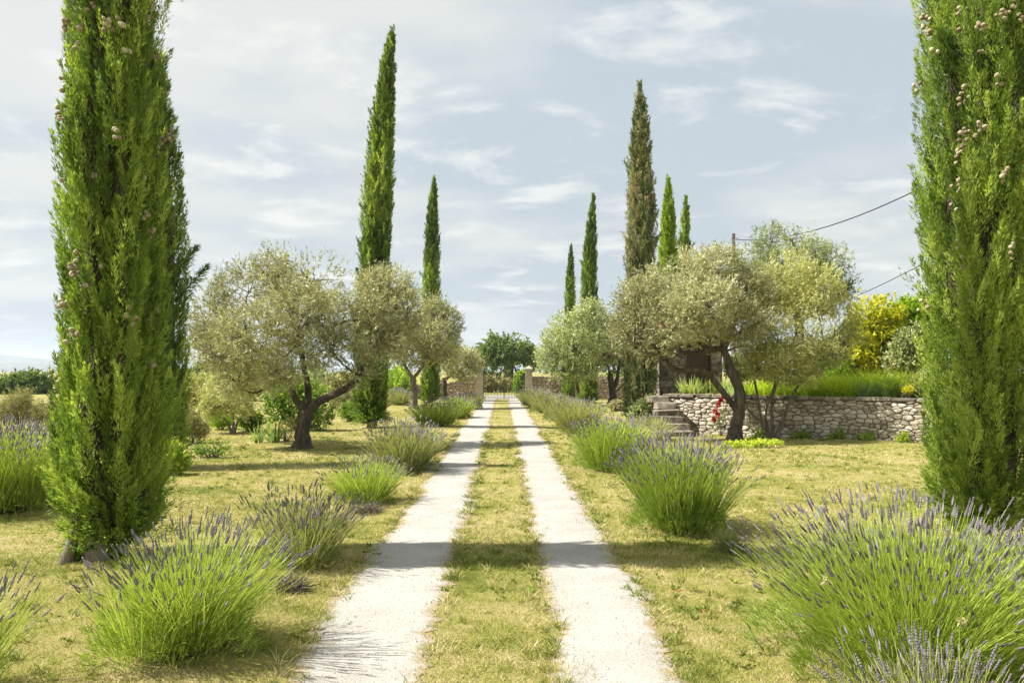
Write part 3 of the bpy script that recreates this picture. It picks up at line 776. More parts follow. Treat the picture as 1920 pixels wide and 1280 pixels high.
# D: last left olive before the gate wall
d = 47.0; B = np.array([(832 - VPX) / F_PX * d, d, 0])
woody('olive_tree', 'spreading olive tree leaning over the stone wall left of the gate', 'olive tree', B,
      [([B + [0, 0, -0.1], q(832, 730), q(833, 708)], 0.22, 0.16), ([q(833, 712), q(850, 700), q(862, 690)], 0.1, 0.05)],
      [lobe(*a, d + o) for a, o in (((862, 672, 28, 22), 0), ((885, 682, 20, 20), .2), ((840, 665, 25, 25), .4), ((868, 700, 20, 14), -.3), ((848, 690, 20, 16), -.5))],
      1500, 12, 0.45, (0.15, 0.046), 'olive', 'obark', 4, OG, r0=0.06)
# E: right-hand olive with the leaning trunk
d = dist_of(825); B = ground(1376, 825)
woody('olive_tree', 'olive tree with leaning dark trunk and crooked low branch before the stone wall', 'olive tree', B,
      [([B + [0, 0, -0.1], q(1381, 795), q(1387, 766), q(1385, 728), q(1373, 702), q(1363, 671), q(1355, 651)], 0.165, 0.085),
       ([q(1379, 765), q(1360, 740, -.1), q(1342, 718, -.2), q(1330, 702, -.2), q(1306, 693, -.2), q(1279, 694, -.2), q(1260, 689, -.2), q(1250, 674, -.2), q(1246, 655, -.2)], 0.085, 0.04),
       ([q(1356, 653), q(1335, 655, .1), q(1310, 661, .2), q(1282, 661, .2), q(1262, 640, .2)], 0.085, 0.045),
       ([q(1357, 658), q(1350, 620), q(1335, 590), q(1320, 560)], 0.07, 0.035), ([q(1357, 658), q(1372, 620, .2), q(1380, 580, .3), q(1372, 540, .3)], 0.07, 0.035)],
      [lobe(*a, d + o) for a, o in (((1195, 575, 46, 48), 0), ((1190, 630, 44, 38), -.4), ((1240, 540, 55, 45), .2), ((1292, 512, 48, 44), -.2), ((1350, 500, 50, 38), .1), ((1262, 600, 62, 48), -.9),
       ((1325, 570, 62, 52), -.9), ((1400, 545, 48, 50), .2), ((1392, 605, 50, 45), -.4), ((1280, 570, 60, 55), 1.0), ((1350, 560, 60, 55), 1.1), ((1225, 655, 38, 28), -.3), ((1330, 630, 48, 30), .9), ((1420, 640, 40, 36), .5), ((1170, 620, 28, 32), .2))],
      7400, 14, 0.34, (0.088, 0.024), 'olive', 'obark', 5, OG, r0=0.032, thr=-0.24, bias=0.04)
# F: many-stemmed pale olive
d = 20.75; B = at(1447, 696, d); B[2] = 0
woody('olive_tree', 'many-stemmed pale green olive tree right against the stone terrace wall', 'olive tree', B,
      [([B + [-0.08, 0, -.08], q(1432, 795), q(1412, 778), q(1400, 760), q(1394, 730), q(1380, 700)], 0.034, 0.024),
       ([B + [-.05, .1, -.08], q(1430, 800), q(1424, 762), q(1418, 730), q(1410, 690)], 0.04, 0.024),
       ([B + [-.02, 0, -.08], q(1436, 780), q(1442, 750), q(1452, 722), q(1455, 680)], 0.032, 0.02),
       ([B + [.06, .1, -.08], q(1448, 785), q(1447, 760), q(1456, 720), q(1480, 660)], 0.04, 0.024),
       ([B + [.1, 0, -.08], q(1463, 800), q(1480, 756), q(1497, 722), q(1520, 690), q(1545, 650)], 0.048, 0.028)],
      [lobe(*a, d + o) for a, o in (((1475, 520, 52, 52), .3), ((1530, 550, 52, 50), 0), ((1572, 600, 38, 46), 0), ((1450, 590, 55, 55), -.3), ((1515, 620, 60, 50), -.5), ((1468, 680, 55, 42), -.4),
       ((1555, 655, 42, 36), -.2), ((1420, 685, 34, 28), -.2), ((1590, 640, 24, 30), .2), ((1500, 580, 55, 50), .9), ((1440, 540, 40, 45), .6), ((1500, 700, 34, 26), -.3))],
      5600, 14, 0.36, (0.085, 0.022), 'olivey', 'gbark', 6, OG, r0=0.022, boughs=8, rs=0.009, thr=-0.28, bias=0.0, up=0.5)
# G: taller olive on the terrace behind
d = 31.5; B = at(1500, 700, d); B[2] = 1.05
woody('olive_tree', 'tallest green olive tree showing above the pale many-stemmed one', 'olive tree', B,
      [([B + [0, 0, -.1], q(1500, 640), q(1495, 590), q(1490, 540)], 0.2, 0.12), ([q(1495, 580), q(1530, 540), q(1555, 520)], 0.1, 0.05)],
      [lobe(*a, d + o) for a, o in (((1445, 455, 42, 34), 0), ((1488, 448, 36, 32), .2), ((1470, 490, 50, 34), -.4), ((1525, 480, 36, 34), .3), ((1562, 495, 36, 34), 0), ((1590, 530, 22, 30), .2), ((1540, 540, 55, 40), .3), ((1430, 520, 40, 40), .3), ((1500, 560, 50, 40), .5))],
      3800, 13, 0.38, (0.105, 0.032), 'olived', 'obark', 7, OG, r0=0.06, thr=-0.45, bias=-0.06)
# H: right olive near the gate
d = 40.0; B = np.array([(1084 - VPX) / F_PX * 43, 43.0, 0])
woody('olive_tree', 'rounded soft green olive tree in front of the two slim cypresses by the gate', 'olive tree', B,
      [([B + [0, 0, -.1], at(1082, 722, 43), at(1076, 700, 42), at(1072, 670, 41)], 0.12, 0.09)],
      [lobe(*a, d + o) for a, o in (((1105, 595, 38, 34), 0), ((1070, 610, 36, 34), .2), ((1045, 640, 30, 30), 0), ((1025, 670, 22, 28), .3), ((1085, 650, 42, 40), -.6), ((1120, 640, 30, 36), .1), ((1055, 690, 32, 24), -.2), ((1100, 695, 30, 22), 0))],
      3400, 12, 0.42, (0.13, 0.042), 'olived', 'obark', 8, OG, r0=0.06, bias=0.14)
# I
d = 42.0; B = np.array([(1149 - VPX) / F_PX * d, d, 0])
woody('olive_tree', 'olive tree with thick forked dark trunk left of the brownish old cypress', 'olive tree', B,
      [([B + [0, 0, -.1], q(1148, 738), q(1146, 722), q(1143, 700)], 0.24, 0.14), ([q(1148, 732), q(1156, 714), q(1160, 690)], 0.13, 0.08), ([q(1152, 735), q(1168, 722), q(1180, 708)], 0.04, 0.025)],
      [lobe(*a, d + o) for a, o in (((1150, 625, 34, 34), 0), ((1180, 640, 36, 34), .2), ((1130, 660, 26, 26), -.3), ((1165, 670, 40, 24), -.3), ((1205, 670, 26, 24), 0))],
      2400, 12, 0.42, (0.13, 0.042), 'olive', 'obark', 9, OG, r0=0.06, bias=0.06)
# young olive, left lawn
d = dist_of(812); B = ground(436, 812)
woody('olive_tree', 'young low olive bush with three thin stems on the far left lawn', 'olive tree', B,
      [([B + [0, 0, -.05], q(428, 795), q(420, 783)], 0.035, 0.02), ([B + [0, 0, -.05], q(438, 790), q(436, 770)], 0.035, 0.02), ([B + [.02, 0, -.05], q(444, 795), q(449, 780)], 0.035, 0.02)],
      [lobe(*a, d + o) for a, o in (((410, 740, 34, 36), 0), ((440, 745, 32, 38), .2), ((425, 715, 28, 24), 0), ((395, 765, 24, 22), 0), ((458, 770, 18, 18), -.1))],
      1400, 12, 0.3, (0.085, 0.022), 'olivey', 'gbark', 10, OG, r0=0.015, boughs=4, rs=0.006, bias=0.08)
# pale olives further left
for k, (px, py, lb, lab) in enumerate((
        (362, 798, ((352, 755, 28, 38), (375, 750, 26, 34), (340, 725, 22, 22), (362, 725, 24, 20)), 'pale olive shrub left of the young three-stemmed olive'),
        (395, 786, ((400, 725, 26, 26), (425, 735, 22, 22), (385, 740, 20, 26)), 'yellowish olive shrub behind the young three-stemmed olive'))):
    d = dist_of(py); B = ground(px, py)
    woody('olive_tree', lab, 'olive tree', B, [([B + [0, 0, -.05], q(px - 8, py - 22), q(px - 12, py - 36)], 0.035, 0.02), ([B + [0, 0, -.05], q(px + 5, py - 22), q(px + 10, py - 36)], 0.035, 0.02)],
          [lobe(*a, d) for a in lb], 1200, 12, 0.36, (0.11, 0.03), 'olivey', 'gbark', 20 + k, OG, r0=0.02, boughs=4, rs=0.008, bias=0.16 + 0.08 * k)

# oaks beyond the gate and along the far field
OKG = 'trees beyond the garden'
def oak(label, px, d, lb, seed, mat='oak', twigs=900, bias=0.0, leaf=(0.30, 0.17), tl=0.7, tr=0.3, thr=-0.3):
    B = at(px, 700, d); B[2] = 0
    def q(px, py, dd=0.0): return at(px, py, d + dd)
    top = sum(a[1] for a in lb) / len(lb)
    woody('oak_tree', label, 'oak', B, [([B + [0, 0, -.2], q(px, HOR + 8), q(px + 2, (HOR + top) / 2 + 6), q(px - 2, top)], tr, tr * 0.5)],
          [lobe(a[0], a[1], a[2], a[3], d + (i % 3 - 1) * a[2] * d / F_PX * 0.5) for i, a in enumerate(lb)], twigs, 12, tl, leaf, mat, 'obark', seed, OKG, r0=tr * 0.35, boughs=4, rs=tr * 0.12,
          thr=thr, shell=0.5, bias=bias, up=0.15, freq=1.2)
oak('round dark oak straight behind the iron gate', 958, 84, ((958, 650, 26, 26), (935, 655, 22, 24), (985, 665, 20, 26), (968, 634, 20, 14), (915, 665, 20, 22), (940, 690, 24, 22), (975, 695, 26, 22), (925, 640, 12, 12), (1000, 680, 16, 22), (948, 628, 10, 8), (988, 644, 12, 10)), 31, twigs=1500, leaf=(0.30, 0.17), bias=0.16, thr=0.0)
oak('smaller oak behind the left gate pillar', 905, 92, ((902, 668, 18, 16), (918, 672, 16, 20), (890, 680, 18, 16), (908, 690, 20, 16)), 32, twigs=700, bias=0.1)
oak('low pale tree behind the left half of the iron gate', 917, 66, ((917, 722, 9, 14), (912, 730, 8, 12)), 33, 'palesh', twigs=260, leaf=(0.2, 0.1), tl=0.4, tr=0.1)
oak('low yellow-green tree behind the right half of the iron gate', 978, 64, ((978, 718, 12, 20), (985, 710, 9, 16), (970, 728, 8, 14)), 34, 'lime', twigs=400, leaf=(0.2, 0.1), tl=0.4, tr=0.1, bias=-0.1)
oak('dense dark oak in the field at the left edge', 45, 62, ((25, 728, 30, 22), (60, 722, 34, 22), (85, 730, 24, 22), (45, 740, 40, 18), (5, 740, 25, 16)), 35, twigs=1500, bias=0.05, leaf=(0.26, 0.15))
oak('dark oak peeping between the left cypress and the big olive', 350, 70, ((345, 716, 22, 16), (370, 708, 20, 16), (390, 700, 24, 18), (330, 725, 20, 14)), 36, twigs=800, bias=0.08, leaf=(0.28, 0.16))
oak('broad oak hidden low behind the big round silvery olive', 520, 75, ((500, 700, 40, 26), (560, 700, 40, 26), (460, 708, 34, 22)), 37, twigs=700)
oak('yellow-green tree behind the small forked olive', 742, 58, ((748, 712, 18, 22), (730, 718, 16, 18)), 38, 'lime', twigs=400, leaf=(0.2, 0.11), tl=0.4, tr=0.12, bias=0.05)
oak('dark oak at the field edge behind the left cypress', 215, 80, ((180, 712, 40, 22), (230, 706, 40, 26), (270, 714, 34, 20)), 39, twigs=700)
oak('dark oak behind the right gate wall', 1150, 90, ((1110, 680, 40, 26), (1160, 672, 42, 30), (1200, 684, 36, 24)), 40, twigs=700)

# shrubs
SHG = 'shrubs round the garden'
def shrub(name, label, base, lb, d, mat, twigs, per, tl, leaf, seed, bias=0.0, thr=-0.6, up=0.4, shell=0.35, spreadd=0.9, cat='shrub', stem=True):
    base = np.array(base, float)
    rng = np.random.default_rng(seed + 500)
    root = thing(name, label, cat, tuple(base), SHG)
    L2 = [(c - base, r) for c, r in [lobe(a[0], a[1], a[2], a[3], d + (a[4] if len(a) > 4 else 0)) for a in lb]]
    g = Geo()
    for c, r in L2:
        for k in range(5):
            e = c + unit(rng.normal(size=3)) * r * 0.8
            b0 = rng.normal(0, 0.05, 3); b0[2] = -0.03
            tube(curve_pts([b0, (b0 + e) * 0.5 + rng.normal(0, 0.05, 3), e], 6), np.linspace(0.014, 0.004, 6), g, 5, rng, 0, cap=False)
    link('stems', g.mesh('stems', M['gbark'], True), root)
    g = Geo()
    fill_lobes(L2, twigs, per, tl, leaf, rng, g, up, thr, shell, bias, spreadd, 3.0)
    link('foliage', g.mesh('foliage', M[mat]), root)
    return root
def sh(name, label, px, py, lb, mat, twigs, seed, per=10, tl=0.18, leaf=(0.07, 0.03), z=0.0, dd=0.0, **kw):
    B = ground(px, py, z); d = B[1]
    return shrub(name, label, B, lb, d + dd, mat, twigs, per, tl, leaf, seed, **kw)
sh('laurel_shrub', 'broad glossy dark shrub behind the trunk of the big olive', 555, 806, ((515, 765, 34, 34), (560, 755, 40, 44), (600, 775, 26, 32), (545, 725, 34, 28), (580, 735, 30, 28)), 'shrub', 1300, 1, leaf=(0.10, 0.04), bias=-0.16)
sh('box_shrub', 'small bright yellow-green shrub left of the iris clump on the lawn', 467, 808, ((462, 786, 16, 20), (478, 790, 12, 16)), 'lime', 420, 2, leaf=(0.07, 0.035), bias=-0.1)
sh('golden_shrub', 'upright golden-tipped shrub beside the big olive trunk', 537, 829, ((535, 805, 14, 22), (547, 800, 10, 24), (526, 808, 8, 18)), 'palesh', 420, 3, leaf=(0.05, 0.018), bias=0.1, up=1.2)
sh('low_shrub', 'low spreading green shrub alone on the left lawn', 402, 856, ((385, 845, 20, 11), (415, 842, 20, 15), (402, 840, 16, 13)), 'shrub', 520, 4, tl=0.12, leaf=(0.055, 0.022), bias=0.15)
sh('laurel_shrub', 'leafy green shrub at the foot of the half-hidden cypress', 325, 888, ((322, 855, 22, 26), (338, 868, 16, 18), (310, 860, 16, 24)), 'shrub', 600, 5, tl=0.13, leaf=(0.07, 0.025), bias=0.12, up=0.8)
sh('broom_shrub', 'tall feathery pale shrub behind the far left lavender', 40, 806, ((30, 765, 22, 28), (45, 752, 14, 20), (12, 775, 20, 24)), 'palesh', 900, 6, tl=0.34, leaf=(0.08, 0.016), bias=0.0, up=1.4)
sh('broom_shrub', 'low straw-coloured shrub between the feathery shrub and the left cypress', 82, 806, ((80, 775, 22, 22), (60, 778, 18, 18), (108, 776, 22, 22)), 'palesh', 700, 7, tl=0.26, leaf=(0.08, 0.018), bias=0.15, up=1.2)
sh('broom_shrub', 'dry tan shrub at the foot of the pale olives on the left', 345, 812, ((345, 785, 14, 20), (335, 790, 14, 18)), 'palesh', 350, 8, tl=0.26, leaf=(0.08, 0.018), bias=-0.05, up=1.2)
sh('broom_shrub', 'pale yellow-green shrub between the half-hidden cypress and the pale olives', 362, 830, ((355, 800, 20, 24), (375, 806, 16, 18)), 'palesh', 520, 21, tl=0.22, leaf=(0.07, 0.018), bias=0.05, up=1.1)
sh('broom_shrub', 'soft pale shrub behind the low spreading lawn shrub', 415, 806, ((408, 786, 16, 18), (425, 790, 12, 14)), 'lime', 380, 22, tl=0.18, leaf=(0.07, 0.02), bias=0.1, up=1.0)
sh('rounded_shrub', 'dark rounded shrub beside the tallest bent-tipped cypress', 655, 790, ((650, 772, 14, 16), (662, 776, 10, 12)), 'shrub', 300, 9, leaf=(0.08, 0.035), bias=0.05)
sh('rounded_shrub', 'pale yellowish shrub on the lawn behind the bent-tipped cypress', 640, 775, ((635, 755, 16, 14), (655, 750, 14, 16)), 'palesh', 300, 10, leaf=(0.09, 0.035), tl=0.25)
sh('ivy_shrub', 'pale leafy shrub at the foot of the brownish old cypress', 1205, 800, ((1205, 772, 18, 22), (1220, 760, 12, 20), (1190, 780, 12, 16)), 'varieg', 520, 11, leaf=(0.08, 0.04), bias=0.0, dd=-0.9)
sh('rounded_shrub', 'small round clipped shrub under the thick forked olive', 1126, 773, ((1126, 765, 8, 8),), 'shrub', 160, 12, leaf=(0.09, 0.05), bias=0.1)
sh('rounded_shrub', 'orange-tinged low shrub beside the thick forked olive', 1160, 772, ((1155, 762, 12, 9), (1168, 765, 10, 8)), 'cypo', 220, 13, leaf=(0.09, 0.05), bias=0.4)
sh('weed_clump', 'bright green leafy clump at the foot of the many-stemmed olive', 1425, 828, ((1424, 814, 10, 13), (1415, 820, 8, 8)), 'lime', 260, 14, tl=0.1, leaf=(0.06, 0.03), bias=0.05)
sh('weed_clump', 'low green weeds at the foot of the leaning olive trunk', 1392, 838, ((1400, 833, 34, 5), (1370, 834, 20, 5), (1440, 830, 30, 4)), 'shrub', 420, 15, tl=0.08, leaf=(0.05, 0.025), bias=0.3)

for k, (px, py, lb, mt, lab) in enumerate((
        (470, 752, ((455, 728, 34, 20), (500, 724, 34, 24)), 'palesh', 'pale field hedge showing left under the big olive crown'),
        (560, 748, ((545, 722, 36, 22), (590, 720, 34, 24)), 'olived', 'grey-green field hedge behind the big olive trunk'),
        (650, 752, ((630, 728, 30, 20), (665, 724, 30, 22)), 'palesh', 'pale field hedge beside the bent-tipped cypress'),
        (735, 748, ((715, 722, 26, 20), (755, 722, 26, 22)), 'shrub', 'green field hedge between the two left cypresses'),
        (405, 752, ((385, 730, 30, 20), (425, 726, 30, 22)), 'shrub', 'green field hedge behind the young olives'),
        (300, 756, ((280, 730, 44, 22), (330, 732, 30, 20)), 'palesh', 'pale field hedge behind the thick left cypress'),
        (1180, 745, ((1160, 722, 26, 18), (1200, 720, 26, 20), (1225, 722, 20, 18)), 'shrub', 'green hedge behind the brownish old cypress'),
        (1095, 741, ((1075, 722, 20, 14), (1110, 720, 22, 16)), 'olived', 'grey-green hedge behind the slim right cypresses'),
        (945, 735, ((920, 724, 22, 9), (950, 722, 20, 10), (978, 724, 18, 9)), 'palesh', 'pale hedge along the field behind the iron gate'))):
    sh('field_hedge', lab, px, py, lb, mt, 520, 70 + k, tl=0.5, leaf=(0.2, 0.09), bias=0.05)

sh('weed_clump', 'fresh green weeds round the bare double trunk of the thick cypress', 165, 1046, ((160, 1040, 46, 9), (205, 1036, 30, 10)), 'lime', 420, 91, tl=0.07, leaf=(0.05, 0.016), bias=-0.05, up=1.0)

# iris clumps
def iris(label, base, w, depth, n, L, seed, mat='iris', bias=0.0, width=0.03):
    rng = np.random.default_rng(seed + 900)
    root = thing('iris_clump', label, 'iris', tuple(base), 'iris clumps')
    fans = max(3, n // 9)
    fx = rng.uniform(-w, w, fans); fy = rng.uniform(-depth, depth, fans)
    cnt = 0
    for k in range(fans):
        g = Geo()
        m = n // fans
        a = np.linspace(-0.6, 0.6, m) + rng.normal(0, 0.08, m); yaw = rng.uniform(0, 3.14)
        D = np.stack([np.sin(a) * math.cos(yaw), np.sin(a) * math.sin(yaw), np.cos(a)], -1)
        B = np.stack([fx[k] + 0.03 * a * math.cos(yaw), fy[k] + 0.03 * a * math.sin(yaw), -0.02 + 0 * a], -1)
        face = np.tile(np.array([math.cos(yaw + 0.2), math.sin(yaw + 0.2), 0.1]), (m, 1))
        blades(B, unit(D), L * rng.uniform(0.65, 1.1, m), width * rng.uniform(0.7, 1.2, m), rng.uniform(0.0, 0.5, m) * np.abs(a) * 1.6, rng,
               np.clip(0.45 + bias + 0.18 * rng.normal(size=m), 0, 1), g, 5, 0, face)
        link('leaf_fan', g.mesh('leaf_fan', M[mat]), root)
    return root
iris('pale iris clump with broad upright leaves beside the golden-tipped shrub', ground(500, 830), 0.32, 0.2, 63, 0.62, 1, bias=0.15, width=0.05)

# ------------------------------------------------------------------ stone walls, steps, terrace, hut
def stone_variant(seed):
    """rough block: chamfered box with uneven corners, 44 triangles"""
    r = np.random.default_rng(seed)
    g = Geo(); V = []; idx = {}
    for sx in (-1, 1):
        for sy in (-1, 1):
            for sz in (-1, 1):
                c = np.array([sx, sy, sz]) * 0.5 * r.uniform(0.86, 1.03, 3)
                for ax in range(3):
                    ch = r.uniform(0.14, 0.34)
                    v = c * np.where(np.arange(3) == ax, 1.0, 1 - ch)
                    idx[(sx, sy, sz, ax)] = len(V); V.append(v)
    F4, F3 = [], []
    S = (-1, 1)
    for ax in range(3):
        o = [k for k in range(3) if k != ax]
        for s in S:
            ring = []
            for (p, q_) in ((-1, -1), (1, -1), (1, 1), (-1, 1)):
                t = [0, 0, 0]; t[ax] = s; t[o[0]] = p; t[o[1]] = q_
                ring.append(idx[(*t, ax)])
            F4.append(ring)
    for e in range(3):
        o = [k for k in range(3) if k != e]
        for p in S:
            for q_ in S:
                t1 = [0, 0, 0]; t1[e] = -1; t1[o[0]] = p; t1[o[1]] = q_; t2 = list(t1); t2[e] = 1
                F4.append([idx[(*t1, o[0])], idx[(*t2, o[0])], idx[(*t2, o[1])], idx[(*t1, o[1])]])
    for sx in S:
        for sy in S:
            for sz in S: F3.append([idx[(sx, sy, sz, 0)], idx[(sx, sy, sz, 1)], idx[(sx, sy, sz, 2)]])
    V = np.array(V)
    # outward winding
    def fix(F):
        out = []
        for f in F:
            nrm = np.cross(V[f[1]] - V[f[0]], V[f[2]] - V[f[0]])
            out.append(f if nrm @ V[list(f)].mean(0) > 0 else f[::-1])
        return np.array(out)
    return V, fix(F4), fix(F3)
SV = [stone_variant(s) for s in range(14)]
def stone_mesh(k, mat):
    g = Geo(); V, F4, F3 = SV[k]
    g.add(V, F4); g.F.append(F3); g.M.append(np.zeros(len(F3), int))
    return g.mesh('stone', mat)
SM = {m: [stone_mesh(k, M[m]) for k in range(14)] for m in ('stone', 'cope', 'warm')}
def pack(nx, nz, rng, wmax=6, hmax=3):
    used = np.zeros((nx, nz), bool); out = []
    for z in range(nz):
        for x in range(nx):
            if used[x, z]: continue
            w = int(rng.choice([1, 2, 3, 4, 5, 6], p=[.06, .20, .28, .24, .14, .08])); w = min(w, wmax)
            h = int(rng.choice([1, 2, 3], p=[.22, .58, .20])); h = min(h, hmax)
            if w <= 1: h = min(h, 2)
            ww = 0
            while ww < w and x + ww < nx and not used[x + ww, z]: ww += 1
            hh = 1
            while hh < h and z + hh < nz and not used[x:x + ww, z + hh].any(): hh += 1
            used[x:x + ww, z:z + hh] = True
            out.append((x, z, ww, hh))
    return out
def clip_poly(P, a, b, c):
    """keep a*x + b*y <= c"""
    out = []
    n = len(P)
    dv = [a * p[0] + b * p[1] - c for p in P]
    for k in range(n):
        p, q_, dp, dq = P[k], P[(k + 1) % n], dv[k], dv[(k + 1) % n]
        if dp <= 0: out.append(p)
        if (dp < 0 < dq) or (dq < 0 < dp):
            f = dp / (dp - dq); out.append((p[0] + (q_[0] - p[0]) * f, p[1] + (q_[1] - p[1]) * f))
    return out
def rubble_cells(L, z0, hf, rng, rowh, wr):
    """irregular coursed rubble: cells round points set out in wavering courses"""
    pts = []; z = z0; k = 0
    hmax = max(hf(s_) for s_ in np.linspace(0, L, 40))
    while z < hmax:
        rh = rowh * rng.uniform(0.75, 1.3); s_ = rng.uniform(0, wr[0])
        while s_ < L:
            w = wr[0] + (wr[1] - wr[0]) * rng.beta(1.3, 2.0)
            pts.append((s_ + w / 2, z + rh / 2 + rng.normal(0, rh * 0.20) + 0.02 * math.sin(s_ * 2.2 + k), rh))
            if rng.uniform() < 0.10: pts.append((s_ + w * rng.uniform(0.3, 0.7), z + rh * rng.uniform(0.75, 1.0), rh))
            s_ += w
        z += rh; k += 1
    P = np.array(pts); ax = 0.5
    Q = P[:, :2] * np.array([ax, 1])
    cells = []
    for k in range(len(P)):
        s_, z_ = P[k, 0], P[k, 1]
        h = hf(min(max(s_, 0), L))
        if z_ > h - 0.015: continue
        poly = [(max(0, s_ - .5), z0), (min(L, s_ + .5), z0), (min(L, s_ + .5), h), (max(0, s_ - .5), h)]
        dd = ((Q - Q[k]) ** 2).sum(1); near = np.argsort(dd)[1:22]
        for m in near:
            d2 = (Q[m] - Q[k]); mid = (Q[m] + Q[k]) / 2
            poly = clip_poly(poly, d2[0] * ax, d2[1], d2 @ mid)
            if len(poly) < 3: break
        if len(poly) < 3: continue
        poly = np.array(poly)
        e = np.linalg.norm(np.roll(poly, -1, 0) - poly, axis=1)
        poly = poly[e > 0.008] if (e > 0.008).sum() >= 3 else poly
        cells.append(poly)
    return cells
def stone_from_cell(poly, rng, gap, depth):
    """rounded rubble stone about its centre; front faces -y"""
    c = poly.mean(0); P = poly - c
    n0 = len(P)
    # soften the corners
    Q = []
    for k in range(n0):
        a_, b_, d_ = P[k - 1], P[k], P[(k + 1) % n0]
        f = rng.uniform(0.16, 0.30)
        if n0 <= 6: Q += [b_ + (a_ - b_) * f * 0.6, b_ + (d_ - b_) * f * 0.6]
        else: Q += [b_ * (1 - 0.10 * rng.uniform())]
    P = np.array(Q); n = len(P)
    rad = np.linalg.norm(P, axis=1, keepdims=True)
    P = P * np.maximum(1 - gap / np.maximum(rad, 0.02), 0.5) * rng.uniform(0.96, 1.03, (n, 1))
    bul = rng.uniform(0.005, 0.018)
    rings = [(1.0, depth), (1.0, 0.014), (0.93, -0.004), (0.6, -bul * 0.7)]
    V = np.concatenate([np.stack([P[:, 0] * f, np.full(n, y) + (rng.normal(0, 0.004, n) if y < 0.1 else 0), P[:, 1] * f], -1) for f, y in rings])
    F = np.concatenate([[[r * n + k, (r + 1) * n + k, (r + 1) * n + (k + 1) % n, r * n + (k + 1) % n] for k in range(n)] for r in range(3)])
    V = np.concatenate([V, [[0, -bul * 1.1, 0]]])
    T = np.array([[3 * n + k, 4 * n, 3 * n + (k + 1) % n] for k in range(n)])
    return c, V, F[:, ::-1], T[:, ::-1]
def rubble_wall(name, label, cat, P0, P1, height, thick, rowh, wr, rng, mat='stone', maxobj=300, cope=True, zbot=-0.05, group=None, visible=None, top=None, objs=True, gap=0.006):
    """dry-stone wall from P0 to P1 (front face); stones are parts"""
    P0 = np.array(P0, float); P1 = np.array(P1, float)
    L = np.linalg.norm(P1 - P0); u = (P1 - P0) / L
    root = thing(name, label, cat, (P0[0], P0[1], 0), group)
    root.rotation_euler = (0, 0, math.atan2(u[1], u[0]))
    hf = top if top is not None else (lambda s: height)
    g = Geo()
    n = 24; ss = np.linspace(0.03, L - 0.03, n)
    V = []
    for s_ in ss:
        hh = hf(s_) - 0.03
        V += [[s_, 0.045, zbot - 0.1], [s_, 0.045, hh], [s_, thick, hh], [s_, thick, zbot - 0.1]]
    F = []
    for k in range(n - 1):
        o = 4 * k
        F += [[o, o + 4, o + 5, o + 1], [o + 1, o + 5, o + 6, o + 2], [o + 2, o + 6, o + 7, o + 3]]
    F += [[0, 1, 2, 3], [4 * n - 1, 4 * n - 2, 4 * n - 3, 4 * n - 4]]
    g.add(np.array(V), np.array(F))
    link('core', g.mesh('core', M['joint']), root)
    ch = 0.085 if cope else 0.0
    cells = rubble_cells(L, zbot, (lambda s_: hf(s_) - ch), rng, rowh, wr)
    area = [abs(np.cross(np.roll(c, -1, 0), c).sum()) / 2 if False else (c[:, 0].max() - c[:, 0].min()) * (c[:, 1].max() - c[:, 1].min()) for c in cells]
    ok = [k for k in range(len(cells)) if objs and (visible is None or visible[0] <= cells[k][:, 0].mean() <= visible[1])]
    ncope = int(L / 0.3) if cope else 0
    ok.sort(key=lambda k: -area[k]); chosen = set(ok[:maxobj])
    g = Geo(); rest = 0
    for k, poly in enumerate(cells):
        c, V, F, T = stone_from_cell(poly, rng, gap, rng.uniform(0.10, 0.16))
        loc = np.array([c[0], rng.uniform(-0.016, 0.016), c[1]])
        if k in chosen:
            gs = Geo(); gs.add(V, F); gs.F.append(T); gs.M.append(np.zeros(len(T), int))
            o = link('stone', gs.mesh('stone', M[mat], True), root); o.location = loc
            o.rotation_euler = (rng.normal(0, .05), 0, rng.normal(0, .06))
        else:
            g.add(V + loc, F); g.F.append(T + g.n - len(V)); g.M.append(np.zeros(len(T), int)); rest += 1
    if cope:
        s_ = 0
        while s_ < L - 0.05:
            w = min(rng.uniform(0.25, 0.6), L - s_)
            o = link('coping_stone', SM['cope'][int(rng.integers(0, 14))], root)
            o.location = (s_ + w / 2, 0.14 + rng.uniform(-.015, .015), hf(s_ + w / 2) - ch / 2 + rng.normal(0, .004)); o.scale = (w * 1.05, 0.36, ch * rng.uniform(0.95, 1.2))
            s_ += w
    if rest:
        o = link('stonework', g.mesh('stonework', M[mat], True), root)
        o['kind'] = 'stuff'
    return root
rng = np.random.default_rng(77)
WA = ground(1243, 809)[:2]; WB = ground(1740, 832)[:2]
WU = (WB - WA) / np.linalg.norm(WB - WA); WL = np.linalg.norm(WB - WA)
WEND = WA + WU * WL * 1.55
TZ = 1.10
rubble_wall('terrace_wall', 'long low dry-stone terrace wall of pale limestone on the right', 'stone wall', WA, WEND, TZ, 0.4, 0.094, (0.09, 0.38), rng, 'stone', 300, visible=(0, WL * 1.02))
# terrace fill
g = Geo()
WN_ = np.array([-WU[1], WU[0]])
pa = WA + WN_ * 0.32 + WU * 0.05; pb = WEND + WN_ * 0.32
poly = np.array([pa, pb, [60, pb[1] - 10], [70, 75], [13, 75], [8.5, 40]])
top = np.concatenate([poly, np.full((6, 1), TZ - 0.03)], 1); bot = np.concatenate([poly, np.full((6, 1), -0.3)], 1)
g.add(np.concatenate([top, bot]), np.array([[k, (k + 1) % 6, 6 + (k + 1) % 6, 6 + k] for k in range(6)]))
g.F.append(np.array([[0, 1, 2, 3, 4, 5]])); g.M.append(np.zeros(1, int))
tag(link('terrace_ground', g.mesh('terrace_ground', M['lawn'])), kind='structure')
